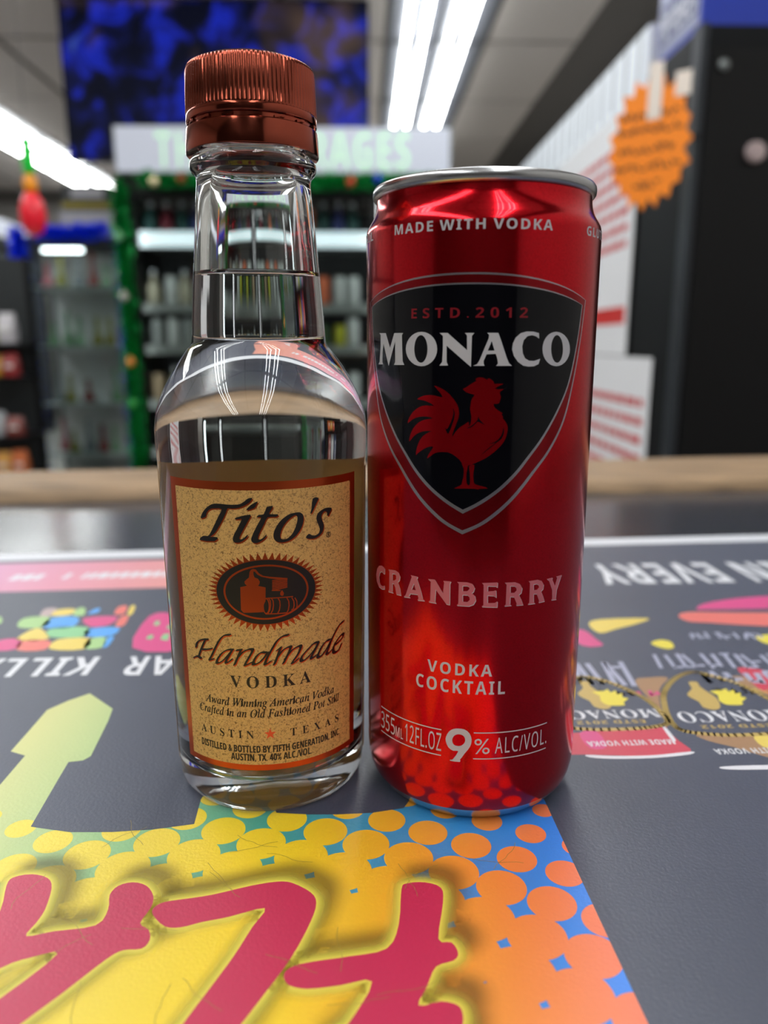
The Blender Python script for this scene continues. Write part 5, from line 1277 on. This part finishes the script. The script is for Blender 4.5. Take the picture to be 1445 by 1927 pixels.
# ---- merchandise rack at the left edge
rk = thing('merchandise_rack', 'black shelf rack crowded with bright packets at the left edge', 'shelf', (0, 0, FZ))
RU0, RU1, RV0, RV1 = -2.8, -2.025, 4.6, 4.95
for u in (RU0, RU1 - .03):
    box_part('upright', u, u + .03, RV1 - .03, RV1, 0, h(.62), M_black, rk)
box_part('back_board', RU0 + .03, RU1 - .03, RV1 - .02, RV1 - .01, .1, h(.62), M_dark, rk)
RS = [.12, -.07, -.42, -.66]
for z in RS:
    box_part('shelf', RU0, RU1, RV0, RV1 - .031, h(z) - .02, h(z), M_black2, rk)
RP = [(0, -2.02, .09, .17, (205, 200, 205), 'white'), (0, -2.13, .09, .15, (180, 190, 120), 'lime'), (0, -2.24, .09, .16, (120, 170, 190), 'sky-blue'), (0, -2.36, .1, .14, (190, 150, 190), 'lilac'),
      (1, -2.02, .08, .13, (170, 50, 50), 'red'), (1, -2.115, .085, .12, (210, 160, 40), 'mustard'), (1, -2.22, .09, .14, (120, 90, 150), 'purple'), (1, -2.33, .09, .13, (200, 70, 80), 'coral'),
      (2, -2.03, .09, .11, (140, 60, 50), 'brick-red'), (2, -2.14, .1, .14, (180, 182, 186), 'silver'), (2, -2.26, .09, .16, (60, 76, 110), 'slate-blue'),
      (3, -2.02, .08, .15, (215, 110, 50), 'orange'), (3, -2.115, .08, .14, (225, 160, 70), 'amber'), (3, -2.21, .08, .15, (200, 90, 60), 'rust')]
for k, u, w, hg, c, nm in RP:
    t = thing('packet', '%s packet on the %s shelf of the rack at the left edge' % (nm, ORD[k]), 'packet', (u - .055, RV0 + .07, RS[k] + .0005))
    m = mat('packet_' + nm, srgb(*c), .35)
    b = MB()
    d = .03
    b.add([(-w / 2, -d, 0), (w / 2, -d, 0), (w / 2, d, 0), (-w / 2, d, 0), (-w / 2, -d * 1.2, hg * .5), (w / 2, -d * 1.2, hg * .5), (w / 2, d * 1.2, hg * .5), (-w / 2, d * 1.2, hg * .5), (-w / 2, -.004, hg), (w / 2, -.004, hg), (w / 2, .004, hg), (-w / 2, .004, hg)],
          [(3, 2, 1, 0), (0, 1, 5, 4), (1, 2, 6, 5), (2, 3, 7, 6), (3, 0, 4, 7), (4, 5, 9, 8), (5, 6, 10, 9), (6, 7, 11, 10), (7, 4, 8, 11), (8, 9, 10, 11)])
    b.build('packet_body', m, t)
    box_part('packet_label', -w * .3, w * .3, -d * 1.2 - .004, -d * 1.2 - .001, hg * .36, hg * .5, mat('packet_panel', srgb(226, 224, 220), .4), t)

# ---- hanging ornament, far left
hg_ = thing('hanging_ornament', 'hanging green, orange and red party ornament in front of the left lights', 'ornament', (-1.2, 3.0, .50))
Mg, Mo, Mr = mat('orn_green', srgb(10, 200, 60), .4, spec=.4), mat('orn_orange', srgb(236, 150, 10), .4), mat('orn_red', srgb(236, 16, 44), .35)
MB().lathe([(0, .0), (.03, .015), (.044, .05), (.045, .09), (.036, .125), (.022, .15), (.0, .155)], 20).build('red_bulb', Mr, hg_, smooth=True)
MB().lathe([(0, .15), (.02, .152), (.026, .175), (.022, .2), (.012, .215), (0, .216)], 18).build('orange_bead', Mo, hg_, smooth=True)
MB().lathe([(0, .21), (.016, .214), (.022, .24), (.020, .29), (.017, .33), (.008, .354), (0, .356)], 14).build('green_stem', Mg, hg_, smooth=True)
MB().tube((0, 0, .355), (0, 0, Z_CEIL - .50), .0012, 6).build('string', mat('string', srgb(90, 90, 90), .7), hg_)

# ---- left wall lit header
lh = thing('lit_header', 'narrow lit white header running along the left side of the shop', 'sign', (-3.9, 8.3, 1.24))
box_part('header_case', -.12, 0, -2.5, 1.6, 0, .19, M_white, lh)
box_part('header_panel', 0, .006, -2.48, 1.58, .01, .18, M_sign, lh)
lc = thing('wall_cooler', 'grey-fronted coolers along the left wall under the lit header', 'cooler', (-3.9, 8.3, FZ))
box_part('cooler_body', -.75, -.01, -2.5, 1.6, 0, h(1.239), M_dark, lc)
for k in range(5):
    d = box_part('door', -.01, .02, -2.48 + k * .81, -2.48 + k * .81 + .79, .15, h(1.15), M_black, lc)
    box_part('door_glass', .02, .026, -2.42 + k * .81, -2.42 + k * .81 + .67, .25, h(1.08), mat('door_dark_glass', srgb(60, 66, 70), .1), d)

# ---- right: black upright cooler, posters, lit header, carton, starburst price sign
bc = thing('upright_cooler', 'tall matt black upright cooler at the right edge with an orange price burst', 'cooler', (0, 0, FZ))
RX = .75
CT = .805
box_part('cooler_body', RX, RX + .72, 1.86, 2.2, 0, h(CT), M_black, bc, .006)
box_part('door_seam', RX + .02, RX + .30, 1.855, 1.86, .12, h(CT) - .05, M_black2, bc)
box_part('door_seam', RX + .315, RX + .66, 1.855, 1.86, .12, h(CT) - .05, M_black2, bc)
box_part('corner_trim', RX - .004, RX + .012, 1.852, 1.9, 0, h(CT), mat('dark_trim', srgb(40, 44, 50), .4), bc)
MB().lathe([(0, 0), (.012, 0), (.012, .004), (0, .008)], 14).build('screw_head', M_grey, bc).matrix_local = Matrix.Translation((RX + .05, 1.8515, h(.72))) @ Matrix.Rotation(PI / 2, 4, 'X')
MB().lathe([(0, 0), (.02, 0), (.024, .01), (.02, .02), (0, .022)], 18).build('button', mat('chrome_button', srgb(200, 180, 180), .2, metal=.5), bc).matrix_local = Matrix.Translation((RX + .135, 1.854, h(.54))) @ Matrix.Rotation(PI / 2, 4, 'X')
wc = thing('wall_cooler', 'row of dark coolers along the right side, their front papered with notices', 'cooler', (0, 0, FZ))
box_part('cooler_body', RX + .02, RX + .72, 2.21, 5.6, 0, h(.77), M_dark, wc)
for k in range(4):
    box_part('door', RX + .003, RX + .02, 2.22 + k * .84, 2.22 + k * .84 + .82, .15, h(.74), M_black, wc)
rh = thing('lit_header', 'slanting white lit header above the right coolers, behind the can', 'sign', (RX, 2.16, .772))
box_part('header_case', .004, .2, .05, 3.4, 0, .16, M_white, rh)
hp = box_part('header_panel', -.002, .004, .05, 3.4, .004, .156, mat('lit_header_panel', srgb(176, 180, 186), .4, emit=(.86, .93, 1.), es=.5), rh)
for k in range(30):
    box_part('header_slat', -.004, -.002, .1 + k * .11, .112 + k * .11, .02, .15, mat('header_slat', srgb(150, 154, 158), .4), hp)

def poster(v0, v1, z0, z1, label, lines, bands, seed):
    random.seed(seed)
    t = thing('poster', label, 'poster', (RX - .006, v0, z0), group='notices on the right coolers')
    W_, H_ = v1 - v0, z1 - z0
    MB().box(-.0012, 0, 0, W_, 0, H_).build('paper_sheet', mat('poster_paper', srgb(232, 232, 236), .6), t)
    b = MB()
    for (za, zb) in lines:
        y = W_ * .06
        while y < W_ * .9:
            l = random.uniform(.03, .09)
            b.box(-.0020, -.0013, y, min(y + l, W_ * .94), za * H_, zb * H_)
            y += l + .014
    b.build('red_print', mat('poster_red', srgb(198, 62, 66), .6), t)
    for (za, zb) in bands:
        MB().box(-.0020, -.0013, W_ * .03, W_, za * H_, zb * H_).build('red_band', mat('poster_band', srgb(205, 40, 36), .6), t)
    return t
poster(2.21, 3.1, .085, .77, 'tall white notice with lines of red print and a red band, right of the can', [(.44 + .066 * k, .44 + .066 * k + .03) for k in range(7)], [(.13, .2)], 1)
poster(2.0, 2.72, -.42, .082, 'lower white notice with red print behind the can, beside the black cooler', [(.34 + .1 * k, .34 + .1 * k + .042) for k in range(5)], [], 2)

ct = thing('beer_carton', 'blue and white beer carton on top of the black cooler', 'box', (RX + .01, 1.9, CT + .0005))
box_part('carton_body', 0, .3, 0, .27, 0, .34, mat('blue_card', srgb(40, 62, 170), .35), ct, .003)
box_part('side_panel', -.0015, 0, .01, .26, .02, .33, mat('silver_blue_card', srgb(156, 160, 186), .4), ct)
bH = MB()
for shp in text('Heineken', 'NB', -.245, -.025, .05, .13, .02):
    vs, ts = tess(shp)
    bH.add([(-.0035, -x, z) for x, z in vs], [t[::1] for t in ts])
bH.build('carton_lettering', mat('white_card', srgb(216, 218, 228), .4), ct)
MB().box(-.0024, -.0016, .02, .25, .045, .135).build('name_band', mat('navy_card', srgb(50, 60, 120), .4), ct)
ct2 = thing('beer_carton', 'bright blue beer carton with a white badge at the top right corner', 'box', (RX + .34, 1.9, CT + .0005))
box_part('carton_body', 0, .34, 0, .27, 0, .3, mat('bright_blue_card', srgb(20, 30, 225), .35), ct2, .003)
MB().lathe([(0, 0), (.07, 0), (.07, .001), (0, .001)], 24).build('white_badge', mat('white_card', None), ct2).matrix_local = Matrix.Translation((.1, -.0002, .15)) @ Matrix.Rotation(PI / 2, 4, 'X')
box_part('tan_print', .1, .3, -.0015, 0, .004, .02, mat('tan_card', srgb(170, 130, 100), .5), ct2)

sb = thing('price_burst', 'orange starburst price sign with handwritten lines taped to the black cooler', 'sign', (.663, 1.90, .57), rz=math.radians(-38))
random.seed(9)
NB_ = 19
L = []
for i in range(NB_ * 2):
    a = PI * i / NB_
    k = 1.0 if i % 2 == 0 else .84
    k *= random.uniform(.96, 1.05)
    L.append((.097 * k * math.cos(a), .148 * k * math.sin(a)))
b = MB()
vs, ts = tess([L])
b.add([(x, -.001, z) for x, z in vs], ts)
b.add([(x, .001, z) for x, z in vs], [t[::-1] for t in ts])
nL = len(L)
b.add([(x, -.001, z) for x, z in L] + [(x, .001, z) for x, z in L], [(i, i + nL, (i + 1) % nL + nL, (i + 1) % nL) for i in range(nL)])
b.build('burst_card', mat('orange_card', srgb(255, 140, 10), .6), sb)
for k, (z, a, c) in enumerate(((.062, -.07, .06), (.03, -.075, .07), (-.012, -.07, .05), (-.05, -.078, .06), (-.09, -.03, .03))):
    x = a
    b = MB()
    while x < c:
        w = random.uniform(.008, .02)
        pts = [(x + w * t / 4, z + random.uniform(-.008, .009)) for t in range(5)]
        for g in stroke(pts, .0045):
            vs, ts = tess(g)
            b.add([(px, -.0016, pz) for px, pz in vs], ts)
        x += w + .004
    b.build('handwriting', mat('brown_marker', srgb(110, 52, 8), .6), sb)
M_tape = mat('clear_tape', srgb(240, 226, 214), .25)
MB().box(-.01, .022, -.003, -.0018, .05, .17).build('tape_strip', M_tape, sb)
MB().box(.05, .085, -.003, -.0018, .09, .14).build('tape_strip', M_tape, sb)
MB().box(.07, .112, .0012, .0024, -.006, .006).build('tape_strip', M_black2, sb)
